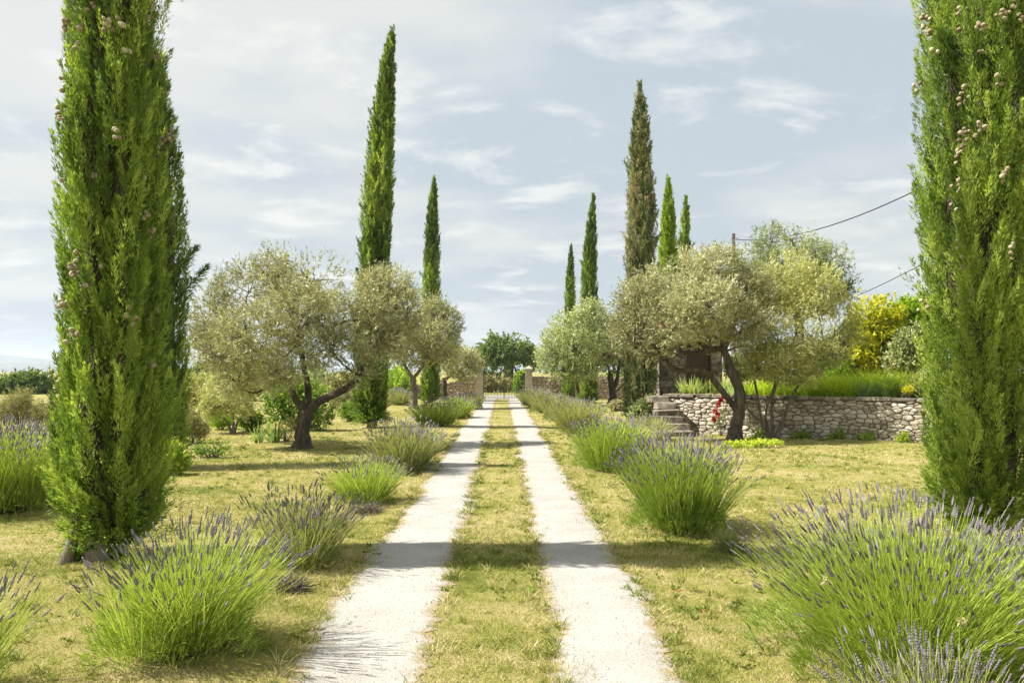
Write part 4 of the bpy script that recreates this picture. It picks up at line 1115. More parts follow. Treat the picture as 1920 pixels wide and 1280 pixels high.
# stone steps at the end of the wall, climbing away from the viewer
root = thing('stone_steps', 'worn stone garden steps at the end of the terrace wall', 'steps', (WA[0] + 0.02, WA[1] - 1.35, 0))
for k in range(6):
    o = link('step', SM['cope'][(k * 3) % 14], root)
    o.location = (0.10 - 0.05 * k + rng.normal(0, 0.03), 0.25 * k, 0.04 + k * 0.18); o.scale = (0.98 - 0.075 * k + rng.normal(0, .03), 0.62, 0.215)
    o.rotation_euler = (rng.normal(0, 0.02), rng.normal(0, 0.02), rng.normal(0, 0.05))
# stone hut on the terrace
hx = at(1262, 700, 25.6)
root = thing('stone_hut', 'small stone garden hut with dark doorway behind the leaning olive', 'hut', (hx[0], 25.6, TZ - 0.05))
g = Geo(); W_, D_, H_ = 2.0, 1.7, 1.85
x0 = -0.42
for lo, hi in (((x0, 0, -.1), (x0 + .86, .32, H_)), ((x0 + 1.64, 0, -.1), (x0 + W_, .32, H_)), ((x0 + .86, 0, 1.62), (x0 + 1.64, .32, H_)),
               ((x0, .32, -.1), (x0 + .3, D_, H_)), ((x0 + W_ - .3, .32, -.1), (x0 + W_, D_, H_)), ((x0 + .3, D_ - .3, -.1), (x0 + W_ - .3, D_, H_))):
    boxgeo(g, lo, hi)
wall = link('wall', g.mesh('wall', M['cope']), root)
for seg, zlo, zhi in (((x0, x0 + .86), 0, H_), ((x0 + 1.64, x0 + W_), 0, H_), ((x0 + .86, x0 + 1.64), 1.62, H_)):
    for poly in rubble_cells(seg[1] - seg[0], 0.0, lambda q_: zhi - zlo, rng, 0.17, (0.12, 0.36)):
        c, V, F, T = stone_from_cell(poly, rng, 0.008, 0.08)
        gs = Geo(); gs.add(V, F); gs.F.append(T); gs.M.append(np.zeros(len(T), int))
        o = link('stone', gs.mesh('stone', M['cope'], True), wall); o.location = (seg[0] + c[0], -0.01 + rng.uniform(-.012, .012), zlo + c[1])
for poly in rubble_cells(D_, 0.0, lambda q_: H_, rng, 0.17, (0.12, 0.36)):
    c, V, F, T = stone_from_cell(poly, rng, 0.008, 0.08)
    gs = Geo(); gs.add(V, F); gs.F.append(T); gs.M.append(np.zeros(len(T), int))
    o = link('stone', gs.mesh('stone', M['cope'], True), wall); o.location = (x0 - 0.01 + rng.uniform(-.012, .012), D_ - c[0], c[1]); o.rotation_euler = (0, 0, -math.pi / 2)
g = Geo(); boxgeo(g, (x0 + .87, .18, 0.0), (x0 + 1.63, .23, 1.615))
dr = link('door', g.mesh('door', M['wood']), root)
for k in range(5):
    g = Geo(); boxgeo(g, (x0 + .885 + k * .148, .150, 0.02), (x0 + .885 + k * .148 + .14, .178, 1.60)); link('plank', g.mesh('plank', M['wood']), dr)
g = Geo()
for sgn, ya, yb in ((1, -0.15, D_ / 2), (-1, D_ + 0.15, D_ / 2)):
    V = np.array([[x0 - .15, ya, H_ + 0.01], [x0 + W_ + .15, ya, H_ + 0.01], [x0 + W_ + .15, yb, H_ + .52], [x0 - .15, yb, H_ + .52]])
    g.add(np.concatenate([V, V + [0, 0, .06]]), np.array([[0, 1, 2, 3], [4, 5, 6, 7], [0, 1, 5, 4], [1, 2, 6, 5], [2, 3, 7, 6], [3, 0, 4, 7]]))
rf = link('roof', g.mesh('roof', M['tile']), root)
for k in range(12):
    g = Geo(); xx_ = x0 - .08 + k * 0.19
    tube(np.array([[xx_, -.18, H_ + .07], [xx_, D_ / 2, H_ + .60]]), np.array([.07, .07]), g, 8); link('tile', g.mesh('tile', M['tile'], True), rf)

# gate walls, pillars and gate
GY_ = 50.3
def warm_wall(label, xa, xb, top):
    return rubble_wall('garden_wall', label, 'stone wall', (xa, GY_ + 0.1), (xb, GY_ + 0.1), 1.5, 0.4, 0.14, (0.15, 0.5), rng, 'warm', 300, cope=False, top=top, objs=False, group='garden walls beside the gate', gap=0.012)
xl, xr = (900 - VPX) / F_PX * GY_, (991.5 - VPX) / F_PX * GY_
warm_wall('warm stone garden wall stepping down left of the gate', -7.0, xl - 0.21, lambda s: 0.95 + 0.5 * np.clip((s - 3.2) / 2.0, 0, 1))
warm_wall('warm stone garden wall right of the gate', xr + 0.21, 9.0, lambda s: 1.42 + 0.03 * math.sin(s * 2))
def pillar(label, x):
    root = thing('gate_pillar', label, 'gate pillar', (x, GY_, 0), 'gate pillars')
    for k in range(7):
        g = Geo(); e = 0.002 * (k % 2)
        boxgeo(g, (-.2 - e, -.2 - e, -.1 if k == 0 else k * .262 + .004), (.2 + e, .2 + e, (k + 1) * .262))
        link('block', g.mesh('block', M['pier']), root)
    g = Geo(); boxgeo(g, (-.25, -.25, 1.838), (.25, .25, 1.92))
    b = np.array([[-.25, -.25, 1.92], [.25, -.25, 1.92], [.25, .25, 1.92], [-.25, .25, 1.92], [0, 0, 2.13]])
    g.add(b, np.array([[0, 1, 4], [1, 2, 4], [2, 3, 4], [3, 0, 4]]))
    link('cap', g.mesh('cap', M['pier']), root)
pillar('left stone gate pillar with pyramid cap', xl)
pillar('right stone gate pillar with pyramid cap', xr)
root = thing('iron_gate', 'closed wrought iron double gate between the two stone pillars', 'gate', ((xl + xr) / 2, GY_, 0))
half = (xr - xl) / 2 - 0.22
bar = Geo(); tube(np.array([[0, 0, 0.09], [0, 0, 1.0]]), np.array([.014, .014]), bar, 6); BARS = bar.mesh('bar', M['iron'])
for sgn in (-1, 1):
    g = Geo()
    boxgeo(g, (min(sgn * .012, sgn * .06), -.022, .06), (max(sgn * .012, sgn * .06), .022, 1.86))
    boxgeo(g, (min(sgn * half, sgn * (half - .04)), -.02, .06), (max(sgn * half, sgn * (half - .04)), .02, 1.80))
    for z in (.08, .52, 1.62):
        boxgeo(g, (min(sgn * .06, sgn * (half - .04)), -.014, z), (max(sgn * .06, sgn * (half - .04)), .014, z + .035))
    leafo = link('gate_leaf', g.mesh('gate_leaf', M['iron']), root)
    for k in range(12):
        x = sgn * (.06 + (half - .10) * (k + 1) / 13)
        hh = 1.62 + 0.20 * (1 - abs(x) / half)
        o = link('bar', BARS, leafo); o.location = (x, 0, -0.06); o.scale = (1, 1, hh)
    g = Geo(); boxgeo(g, (min(sgn * .065, sgn * .12), -.04, .92), (max(sgn * .065, sgn * .12), -.024, 1.02)); link('lock_plate', g.mesh('lock_plate', M['iron']), leafo)

# planting on the terrace
HG = 'hedge shrubs on the terrace'
def th(label, px, py, d, lb, mat, twigs, seed, leaf=(0.13, 0.065), tl=0.25, bias=0.0, up=0.4, name='hedge_shrub', thr=-0.6):
    B = at(px, 700, d); B[2] = TZ - 0.05
    return shrub(name, label, B, lb, d, mat, twigs, 10, tl, leaf, seed, bias=bias, up=up, thr=thr)
th('tall golden-yellow hedge shrub behind the terrace wall', 1640, 700, 24.6, ((1625, 598, 32, 40), (1658, 590, 32, 36), (1640, 640, 42, 44), (1612, 650, 26, 38), (1668, 640, 30, 42), (1640, 682, 44, 20)), 'gold', 2600, 41, up=0.9, bias=0.2)
th('bright lime green hedge shrub beside the thick right cypress', 1705, 700, 25.2, ((1700, 598, 36, 34), (1735, 596, 36, 40), (1720, 640, 40, 44), (1765, 610, 36, 40), (1692, 636, 30, 36)), 'lime', 2600, 42, up=0.5, bias=0.05)
th('grey-green variegated shrub before the lime green hedge', 1692, 700, 23.8, ((1700, 652, 26, 26), (1722, 640, 18, 26), (1690, 676, 30, 18), (1715, 674, 24, 18)), 'varieg', 2200, 43, bias=0.06)
th('dark speckled shrub left of the golden hedge shrub', 1595, 700, 25.0, ((1590, 655, 30, 30), (1620, 670, 28, 24), (1565, 665, 26, 28), (1600, 630, 22, 24), (1590, 688, 45, 16)), 'varieg', 1700, 44, bias=-0.12)
th('low yellow-green mound under the pale many-stemmed olive crown', 1578, 700, 24.5, ((1578, 690, 14, 14), (1560, 700, 14, 10)), 'lime', 320, 45, leaf=(0.07, 0.04), tl=0.15)
th('dark green hedge shrub at the far right behind the thick cypress', 1850, 700, 24.5, ((1820, 620, 40, 46), (1870, 610, 44, 50), (1910, 620, 40, 46), (1950, 625, 40, 46), (1860, 660, 60, 30)), 'shrub', 1800, 46, bias=0.1)
th('mixed green hedge shrub hidden behind the pale olive stems', 1420, 700, 27.5, ((1390, 690, 34, 24), (1440, 682, 40, 30), (1490, 676, 42, 34), (1540, 672, 42, 36), (1590, 690, 40, 24)), 'varieg', 1900, 47, bias=-0.05)
th('straw-flowered tuft with yellow heads at the end of the wall top', 1718, 720, 20.2, ((1718, 722, 16, 14), (1730, 716, 12, 18), (1700, 730, 10, 8)), 'palesh', 500, 48, leaf=(0.05, 0.012), tl=0.16, bias=0.2, up=1.2, name='flower_tuft')
th('orange-yellow flowering tuft beside the broad iris on the wall top', 1703, 720, 19.9, ((1703, 731, 9, 6),), 'gold', 140, 49, leaf=(0.035, 0.02), tl=0.08, bias=0.3, up=0.6, name='flower_tuft')
def wall_pt(px, back):
    """point on the terrace behind the wall at image column px"""
    k = (px - VPX) / F_PX
    p = WA + WN_ * back
    t = (k * p[1] - p[0]) / (WU[0] - k * WU[1])
    w = p + WU * t
    return np.array([w[0], w[1], TZ - 0.03])
iris('broad-leaved grey-green iris clump on the terrace wall beside the right cypress', wall_pt(1655, 0.75), 0.62, 0.25, 120, 0.62, 2, bias=-0.08, width=0.045)
iris('yellowish iris clump above the wall end by the stone hut', wall_pt(1312, 0.8), 0.55, 0.3, 110, 0.62, 3, bias=0.28, width=0.045)
iris('long-leaved iris clump above the wall behind the leaning olive trunk', wall_pt(1385, 0.7), 0.5, 0.25, 80, 0.55, 4, bias=0.2, width=0.04)
# long ornamental grass along the wall
def long_grass(label, px0, px1, back0, back1, n, L, seed, bias):
    rng = np.random.default_rng(seed)
    c = wall_pt((px0 + px1) / 2, (back0 + back1) / 2)
    root = thing('ornamental_grass', label, 'grass clump', tuple(c), 'long grass on the terrace')
    g = Geo()
    a0 = wall_pt(px0, back0) - c; a1 = wall_pt(px1, back0) - c
    s = rng.uniform(0, 1, n)[:, None]
    B = a0 * (1 - s) + a1 * s + np.concatenate([WN_[None] * rng.uniform(0, back1 - back0, (n, 1)), np.zeros((n, 1))], 1)
    D = rng.normal(0, 0.33, (n, 3)); D[:, 2] = 1; D = unit(D)
    blades(B, D, L * rng.uniform(0.5, 1.15, n), 0.016, rng.uniform(0.1, 0.9, n), rng, np.clip(0.5 + bias + 0.2 * rng.normal(size=n), 0, 1), g, 4)
    link('blades', g.mesh('blades', M['lime']), root)
long_grass('soft bright green long grass along the middle of the terrace wall', 1500, 1600, 0.45, 1.7, 2800, 0.74, 61, 0.34)
long_grass('long green grass on the wall top behind the iris by the right cypress', 1600, 1735, 0.9, 2.4, 2800, 0.88, 62, 0.36)
long_grass('long green grass on the wall top behind the pale olive stems', 1400, 1500, 0.5, 1.6, 1800, 0.64, 63, 0.34)

for k, (px, w_, lab) in enumerate(((1500, 22, 'small weed tuft at the wall foot beside the many-stemmed olive'), (1568, 14, 'small weed tuft at the middle of the wall foot'), (1622, 18, 'darker weed tuft growing against the wall below the iris'), (1690, 12, 'last weed tuft at the wall foot beside the right cypress'))):
    kk = (px - VPX) / F_PX; p_ = WA - WN_ * 0.08; t_ = (kk * p_[1] - p_[0]) / (WU[0] - kk * WU[1]); b_ = p_ + WU * t_
    pyb = HOR + F_PX * CAMH / b_[1]
    shrub('weed_clump', lab, (b_[0], b_[1], 0.0), ((px, pyb - 5, w_, 7), (px + w_ * 0.5, pyb - 8 - 4 * (k % 2), w_ * 0.5, 9)), b_[1] - 0.05, 'shrub', 130, 9, 0.09, (0.055, 0.02), 120 + k, bias=0.15, up=0.9)

# red rose bush before the wall
B = ground(1352, 815)
root = thing('rose_bush', 'thin rose bush with red blooms before the terrace wall', 'rose', tuple(B))
rng = np.random.default_rng(8)
g = Geo(); g2 = Geo(); tips = []
s_ = B[1] / F_PX
for k, (px, py) in enumerate(((1346, 760), (1340, 772), (1338, 788), (1350, 752), (1357, 745), (1360, 770), (1345, 778), (1365, 760))):
    e = at(px, py, B[1] - 0.1 + 0.06 * (k % 3)) - B
    c = curve_pts([[0.02 * (k % 4) - .03, 0, -.03], e * 0.55 + rng.normal(0, .03, 3), e], 8)
    tube(c, np.linspace(.008, .004, 8), g, 5, cap=False); tips.append(e)
    nb = 34; uu = rng.uniform(0.35, 1, nb); P = e * uu[:, None] + rng.normal(0, .05, (nb, 3))
    leafq(P, unit(rng.normal(size=(nb, 3)) + [0, 0, .3]), .05, .028, rng, np.clip(.55 + .2 * rng.normal(size=nb), 0, 1), g2)
link('stems', g.mesh('stems', M['gbark'], True), root); link('foliage', g2.mesh('foliage', M['shrub']), root)
for k in (0, 1, 2, 3, 4, 6):
    g = Geo(); n = 22
    Dv = unit(rng.normal(size=(n, 3)) + [0, -.5, .4])
    leafq(Dv * 0.012, Dv, .085, .08, rng, rng.uniform(0, 1, n), g, 0, True)
    o = link('bloom', g.mesh('bloom', M['rose']), root); o.location = tips[k] + np.array([0, -.03, .01])

# ------------------------------------------------------------------ lavender
LG = 'lavender bushes along the drive'
def spike_geo(rng, L, R):
    g = Geo()
    n = 5; sg = 5
    V, F = [], []
    for k in range(n):
        z0 = L * k / n
        rr = R * (1.0 - 0.45 * (k / n) ** 1.5) * (0.75 if k == 0 else 1) * rng.uniform(0.85, 1.15)
        for zz, r_ in ((z0 + L * 0.02, rr * 0.45), (z0 + L * 0.11, rr)):
            for s in range(sg):
                th = 2 * math.pi * (s + 0.5 * (k % 2)) / sg + rng.normal(0, .1)
                V.append([r_ * math.cos(th), r_ * math.sin(th), zz])
    V.append([0, 0, L * 1.05])
    for k in range(2 * n - 1):
        for s in range(sg): F.append([k * sg + s, k * sg + (s + 1) % sg, (k + 1) * sg + (s + 1) % sg, (k + 1) * sg + s])
    F3 = [[(2 * n - 1) * sg + s, (2 * n - 1) * sg + (s + 1) % sg, len(V) - 1] for s in range(sg)]
    return np.array(V), np.array(F), np.array(F3)
_r = np.random.default_rng(3)
SPK = []
for k in range(10):
    V, F, F3 = spike_geo(_r, 1.0, 0.12)
    g = Geo(); g.add(V, F, 0.08 + 0.095 * k); g.F.append(F3); g.M.append(np.zeros(len(F3), int))
    SPK.append(g.mesh('flower_spike', M['lavfl']))
LOWS = [[0, 0, 0], [1, 0, .25], [-.5, .87, .25], [-.5, -.87, .25], [.9, .3, .6], [-.7, .6, .6], [-.1, -.95, .6], [0, 0, 1]]
LOWF = np.array([[0, 1, 2], [0, 2, 3], [0, 3, 1], [1, 4, 2], [2, 4, 5], [2, 5, 3], [3, 5, 6], [3, 6, 1], [1, 6, 4], [4, 7, 5], [5, 7, 6], [6, 7, 4]])
LOWV = np.array(LOWS, float) * np.array([.10, .10, 1])
def lavender(label, x, y, R, H, seed, stems=1500, nspk=0, leaves=4000, sw=0.004, spl=(0.05, 0.09), spr=0.011, bloom=0.7, mat='lavleaf', bias=0.0, fbias=0.0, wood=True, lw=0.006, wind=(0, 0), lift=0.55):
    rng = np.random.default_rng(seed + 3000)
    zb = tz(x, y)
    root = thing('lavender_bush', label, 'lavender', (x, y, zb), LG)
    # stems fan out from a woody crown
    n = stems
    # a few overlapping tufts make one bush
    nt_ = 5
    ta = rng.uniform(0, 2 * math.pi, nt_); tr_ = np.sqrt(rng.uniform(0.05, 1, nt_)) * R * 0.42; th_ = rng.uniform(0.82, 1.06, nt_); tmax = np.radians(rng.uniform(36, 52, nt_))
    wt = rng.integers(0, nt_, n)
    a = rng.uniform(0, 2 * math.pi, n) + 0.5 * np.sin(rng.uniform(0, 6.28, n)); q_ = rng.uniform(0, 1, n) ** 0.55
    cx_ = np.cos(ta)[wt] * tr_[wt]; cy_ = np.sin(ta)[wt] * tr_[wt]
    base = np.stack([cx_ * 0.9 + np.cos(a) * q_ * R * 0.34, cy_ * 0.9 + np.sin(a) * q_ * R * 0.34, rng.uniform(0.02, 0.12, n) * H], -1)
    tilt = tmax[wt] * q_ * min(1.15, 0.35 + 0.75 * R / H) + rng.normal(0, 0.06, n)
    ell = H * th_[wt] * (1.04 - 0.10 * q_) * np.clip(1.06 - np.abs(rng.normal(0, 0.22, n)), 0.4, 1.12)
    tip = base * np.array([1, 1, 0.3]) + np.stack([np.cos(a) * np.sin(tilt), np.sin(a) * np.sin(tilt), np.cos(tilt)], -1) * ell[:, None]
    tip += np.stack([wind[0] * tip[:, 2], wind[1] * tip[:, 2], 0 * ell], -1) + rng.normal(0, 0.022 * R, (n, 3))
    tip[:, 2] = np.maximum(tip[:, 2], 0.06)
    mid = base * 0.5 + tip * 0.5 + rng.normal(0, 0.035 * R, (n, 3)); mid[:, 2] += 0.05 * H
    g = Geo()
    S = unit(np.cross(tip - base, rng.normal(size=(n, 3))))
    w = sw * rng.uniform(0.7, 1.3, n)[:, None]
    V = np.stack([base + S * w * .5, base - S * w * .5, mid + S * w * .5, mid - S * w * .5, tip + S * w * .3, tip - S * w * .3], 1)
    b0 = (np.arange(n) * 6)[:, None]
    F = np.concatenate([b0 + [[0, 1, 3, 2]], b0 + [[2, 3, 5, 4]]])
    tn = np.clip(0.66 + bias + 0.18 * rng.normal(size=n), 0, 1)
    g.add(V.reshape(-1, 3), F, np.repeat(tn, 6))
    st = link('stems', g.mesh('stems', M[mat]), root); st['kind'] = 'stuff'
    # narrow leaves in the lower half
    m = leaves
    m1 = int(m * 0.5)
    k = rng.integers(0, n, m1); u = rng.beta(1.1, 2.0, m1)[:, None] * 0.8
    P1 = base[k] * (1 - u) + tip[k] * u + rng.normal(0, 0.012, (m1, 3))
    D1 = unit(unit(tip[k] - base[k]) + 0.34 * rng.normal(size=(m1, 3)))
    m2 = m - m1                                                   # mound of leafy shoots down to the ground
    a2 = rng.uniform(0, 2 * math.pi, m2); q2 = rng.uniform(0, 1, m2) ** 0.38; lob = 1 + 0.18 * np.sin(3 * a2 + seed) + 0.12 * np.sin(7 * a2 + 2 * seed)
    zz = H * 0.52 * np.sqrt(np.clip(1 - q2 ** 2, 0, 1)) * rng.uniform(0.25, 1.0, m2) * lob
    P2 = np.stack([np.cos(a2) * q2 * R * 0.80 * lob + wind[0] * zz, np.sin(a2) * q2 * R * 0.80 * lob + wind[1] * zz, zz], -1) + rng.normal(0, 0.015, (m2, 3))
    D2 = unit(np.stack([np.cos(a2) * q2 * 0.9, np.sin(a2) * q2 * 0.9, 0.75 + 0 * a2], -1) + 0.33 * rng.normal(size=(m2, 3)))
    P = np.concatenate([P1, P2]); D = np.concatenate([D1, D2]); P[:, 2] = np.maximum(P[:, 2], 0.01)
    g = Geo()
    leafq(P, D, rng.uniform(0.05, 0.12, m) * (0.6 + 0.5 * H), lw * rng.uniform(.7, 1.3, m), rng, np.clip(0.42 + bias + 0.2 * rng.normal(size=m), 0, 1), g, 0, True)
    lf = link('leaves', g.mesh('leaves', M[mat]), root); lf['kind'] = 'stuff'
    if wood:
        g = Geo(); m = 170
        a = rng.uniform(0, 6.28, m); rr = np.sqrt(rng.uniform(0, 1, m)) * R * 0.35
        Bw = np.stack([np.cos(a) * rr * .5, np.sin(a) * rr * .5, 0 * a - 0.02], -1)
        Dw = unit(np.stack([np.cos(a) * 0.9, np.sin(a) * 0.9, rng.uniform(0.3, 1.3, m)], -1) + 0.25 * rng.normal(size=(m, 3)))
        blades(Bw, Dw, R * rng.uniform(0.25, 0.5, m), 0.010, 0.1, rng, rng.uniform(0, 1, m), g, 3)
        link('woody_base', g.mesh('woody_base', M['lavdry']), root)
    # flower spikes at the stem tips
    has = np.where(rng.uniform(0, 1, n) < bloom * 0.78 * np.clip(0.3 + 1.0 * (tip[:, 2] / H - 0.35), 0.2, 1.0))[0]
    dirs = unit(tip - mid)
    camv = np.array([0 - x, 0 - y, CAMH - zb])
    vis = (tip[has] @ unit(camv)) + 0.25 * tip[has, 2]
    order = has[np.argsort(-vis)]
    pick = set(order[::max(1, len(order) // (nspk * 1) if nspk else 1)][:nspk]) if nspk else set()
    g = Geo(); Vs, Fs, Ts = [], [], []
    cnt = 0
    for i_ in has:
        L = rng.uniform(*spl); r_ = spr / 0.12 * rng.uniform(.8, 1.25)
        if i_ in pick:
            o = link('flower_spike', SPK[int(np.clip(rng.normal(4.5 + 9 * fbias, 2), 0, 9))], root)
            o.location = tip[i_] - dirs[i_] * L * 0.2
            o.rotation_euler = Vector(dirs[i_]).to_track_quat('Z', 'Y').to_euler(); o.scale = (r_, r_, L)
        else:
            dv = dirs[i_]; A = np.cross(dv, [.3, .8, .2]); A /= np.linalg.norm(A); Bv = np.cross(dv, A)
            V = LOWV[:, :1] * r_ * A + LOWV[:, 1:2] * r_ * Bv + LOWV[:, 2:] * L * dv + tip[i_] - dv * L * 0.2
            Vs.append(V); Fs.append(LOWF + cnt * 8); cnt += 1
            Ts.append(np.full(8, np.clip(0.5 + fbias + 0.2 * rng.normal(), 0, 1)))
    if cnt:
        g.add(np.concatenate(Vs), np.concatenate(Fs), np.concatenate(Ts))
        fo = link('flower_spikes', g.mesh('flower_spikes', M['lavfl']), root); fo['kind'] = 'stuff'
    return root
def gp(px, py): p = ground(px, py); return p[0], p[1]
# right of the drive
lavender('largest lavender bush in full bloom in the right foreground', 2.30, 4.75, 0.86, 0.95, 1, 3600, 300, 12000, 0.0036, (0.05, 0.085), 0.0075, 0.62, bias=0.06, wind=(-0.06, 0))
lavender('low grey-stemmed lavender in the bottom right corner before the largest lavender', 1.98, 3.55, 0.42, 0.50, 2, 700, 150, 2200, 0.0032, (0.05, 0.08), 0.0062, 0.6, 'lavleafg', bias=0.05)
lavender('lavender bush at the right picture edge under the thick right cypress', 3.75, 5.6, 0.7, 0.62, 3, 1400, 120, 5000, 0.004, (0.05, 0.085), 0.0075, 0.5, 'lavleafg', bias=0.1)
lavender('dense green lavender bush right of the drive, second from the front', 1.93, 8.7, 0.58, 0.95, 4, 2200, 160, 9000, 0.005, (0.05, 0.085), 0.010, 0.62, bias=-0.02, wind=(-0.05, 0))
lavender('tiny lavender seedling at the foot of the second right lavender', 2.17, 7.75, 0.14, 0.26, 5, 130, 0, 700, 0.004, bloom=0.08, mat='lavleafg', wood=False, bias=-0.05)
lavender('green lavender bush right of the drive, third from the front', *gp(1140, 879), 0.64, 0.95, 6, 1700, 0, 7000, 0.007, (0.06, 0.09), 0.012, 0.4, bias=0.05, lw=0.009, wind=(-0.05, 0))
lavender('greyish lavender bush right of the drive, fourth from the front', *gp(1085, 812), 0.72, 1.0, 7, 1500, 0, 5000, 0.010, (0.07, 0.1), 0.015, 0.3, 'lavleafg', bias=0.08, lw=0.014)
lavender('lavender bush right of the drive, fifth from the front', *gp(1047, 788), 0.7, 0.95, 8, 1300, 0, 4000, 0.012, (0.07, 0.1), 0.016, 0.35, 'lavleafg', bias=0.04, lw=0.016)
lavender('lavender bush right of the drive, nearest but one to the gate', *gp(1020, 773), 0.75, 0.9, 9, 1100, 0, 3500, 0.014, (0.07, 0.1), 0.018, 0.4, 'lavleafg', bias=0.02, lw=0.018)
lavender('lavender bush right of the drive, nearest to the gate', *gp(1003, 763), 0.75, 0.9, 10, 900, 0, 3000, 0.016, (0.07, 0.1), 0.02, 0.4, 'lavleafg', bias=0.02, lw=0.02)
lavender('pale grassy lavender behind the third right lavender', *gp(1185, 842), 0.6, 0.62, 11, 800, 0, 2500, 0.008, (0.06, 0.08), 0.012, 0.3, 'lavleafg', bias=0.12, lw=0.01)
lavender('pale lavender drift at the foot of the stone steps', *gp(1215, 824), 0.7, 0.6, 12, 900, 0, 3000, 0.009, (0.06, 0.08), 0.013, 0.25, 'lavleafg', bias=0.14, lw=0.012)
# left of the drive
lavender('large loose lavender bush in the left foreground', -2.0, 4.85, 0.53, 0.72, 21, 1500, 300, 5200, 0.0036, (0.05, 0.09), 0.0072, 0.5, bias=0.12, wind=(0.10, 0))
lavender('lavender bush cut off at the bottom left corner', -2.92, 4.15, 0.36, 0.62, 22, 420, 120, 1500, 0.0035, (0.05, 0.085), 0.0072, 0.6, bias=0.12, wind=(0.08, 0))
lavender('leaning lavender bush left of the drive, in the cypress shadow', -1.8, 7.15, 0.42, 0.65, 23, 800, 170, 2600, 0.0042, (0.05, 0.085), 0.008, 0.55, 'lavleafg', bias=0.0, wind=(0.12, 0))
lavender('thin pale lavender bush left of the drive, behind the leaning one', *gp(682, 938), 0.50, 0.62, 24, 1000, 60, 3200, 0.0055, (0.05, 0.085), 0.011, 0.3, 'lavleaf', bias=0.1, wind=(0.10, 0))
lavender('dark dense lavender bush left of the drive in tree shade', *gp(752, 884), 0.68, 0.84, 25, 1500, 0, 4500, 0.0075, (0.06, 0.09), 0.013, 0.55, 'lavleafg', bias=-0.08, lw=0.01, wind=(0.08, 0))
lavender('lavender bush left of the drive before the small forked olive', *gp(818, 800), 0.72, 0.82, 26, 1200, 0, 4000, 0.011, (0.07, 0.1), 0.016, 0.45, 'lavleaf', bias=0.08, lw=0.014)
lavender('lavender bush left of the drive, last but one before the gate', *gp(853, 783), 0.7, 0.8, 27, 1100, 0, 3500, 0.013, (0.07, 0.1), 0.018, 0.5, 'lavleaf', bias=0.02, lw=0.016)
lavender('lavender bush left of the drive, last before the gate', *gp(880, 768), 0.7, 0.8, 28, 900, 0, 3000, 0.015, (0.07, 0.1), 0.02, 0.5, 'lavleafg', bias=0.0, lw=0.018)
lavender('tall violet lavender bush with dark base at the left edge', -6.15, 9.85, 0.82, 1.12, 29, 2400, 120, 7000, 0.005, (0.06, 0.10), 0.011, 0.75, bias=0.05, fbias=0.12)
lavender('grey lavender mound behind the bent-tipped cypress', *gp(748, 760), 0.8, 0.85, 30, 700, 0, 2500, 0.016, (0.08, 0.1), 0.022, 0.8, 'lavleafg', bias=0.05, fbias=0.15, lw=0.02)

# dried and wild plants between the lavenders
def dry_tuft(label, x, y, R, H, n, seed, mat='lavdry', bias=0.0):
    rng = np.random.default_rng(seed + 7000)
    root = thing('dry_tuft', label, 'dry plant', (x, y, tz(x, y)), 'dry tufts in the lawn')
    a = rng.uniform(0, 6.28, n); el = rng.uniform(0.1, 1.4, n)
    D = np.stack([np.cos(a) * np.cos(el), np.sin(a) * np.cos(el), np.sin(el)], -1)
    Bq = rng.normal(0, R * 0.22, (n, 3)); Bq[:, 2] = np.abs(Bq[:, 2]) * 0.3
    g = Geo(); blades(Bq, D, np.hypot(R * np.cos(el), H * np.sin(el)) * rng.uniform(.5, 1.1, n), 0.006, 0.25, rng, np.clip(rng.uniform(0, 1, n) + bias, 0, 1), g, 3)
    link('twigs', g.mesh('twigs', M[mat]), root)
dry_tuft('withered grey-brown tuft beside the leaning lavender', *gp(548, 1112), 0.19, 0.18, 420, 1)
dry_tuft('withered low tuft under the thin pale lavender', *gp(690, 958), 0.28, 0.14, 420, 2)
dry_tuft('small yellow dry tuft between the two right lavenders', *gp(1388, 1002), 0.12, 0.15, 200, 3, 'palesh', 0.3)
dry_tuft('small dark dry tuft at the foot of the largest lavender', *gp(1375, 1030), 0.16, 0.15, 260, 4)

# tall flowering weeds in front of the largest lavender
def weed(label, x, y, H, lean, seed, heads):
    rng = np.random.default_rng(seed + 8000)
    root = thing('wild_grass_stalk', label, 'grass stalk', (x, y, tz(x, y)), 'wild stalks in the lavender')
    g = Geo()
    c = curve_pts([[0, 0, -.02], [lean * .15, 0, H * .55], [lean * .6, 0.02, H * .92], [lean, 0.02, H * .98]], 12)
    tube(c, np.linspace(.0032, .0014, 12), g, 5, cap=False); link('stalk', g.mesh('stalk', M['lavleaf'], True), root)
    g = Geo(); n = heads
    P = c[rng.integers(8, 12, n)] + rng.normal(0, .006, (n, 3))
    leafq(P, unit(rng.normal(size=(n, 3)) + [lean * 2, 0, -.6]), .035, .009, rng, rng.uniform(.6, 1, n), g); link('seed_head', g.mesh('seed_head', M['palesh']), root)
weed('arching pale grass stalk over the middle of the largest lavender', 1.62, 3.75, 0.80, -0.10, 1, 22)
weed('upright pale seed stalk at the bottom right before the largest lavender', 1.92, 3.35, 0.72, 0.02, 2, 26)

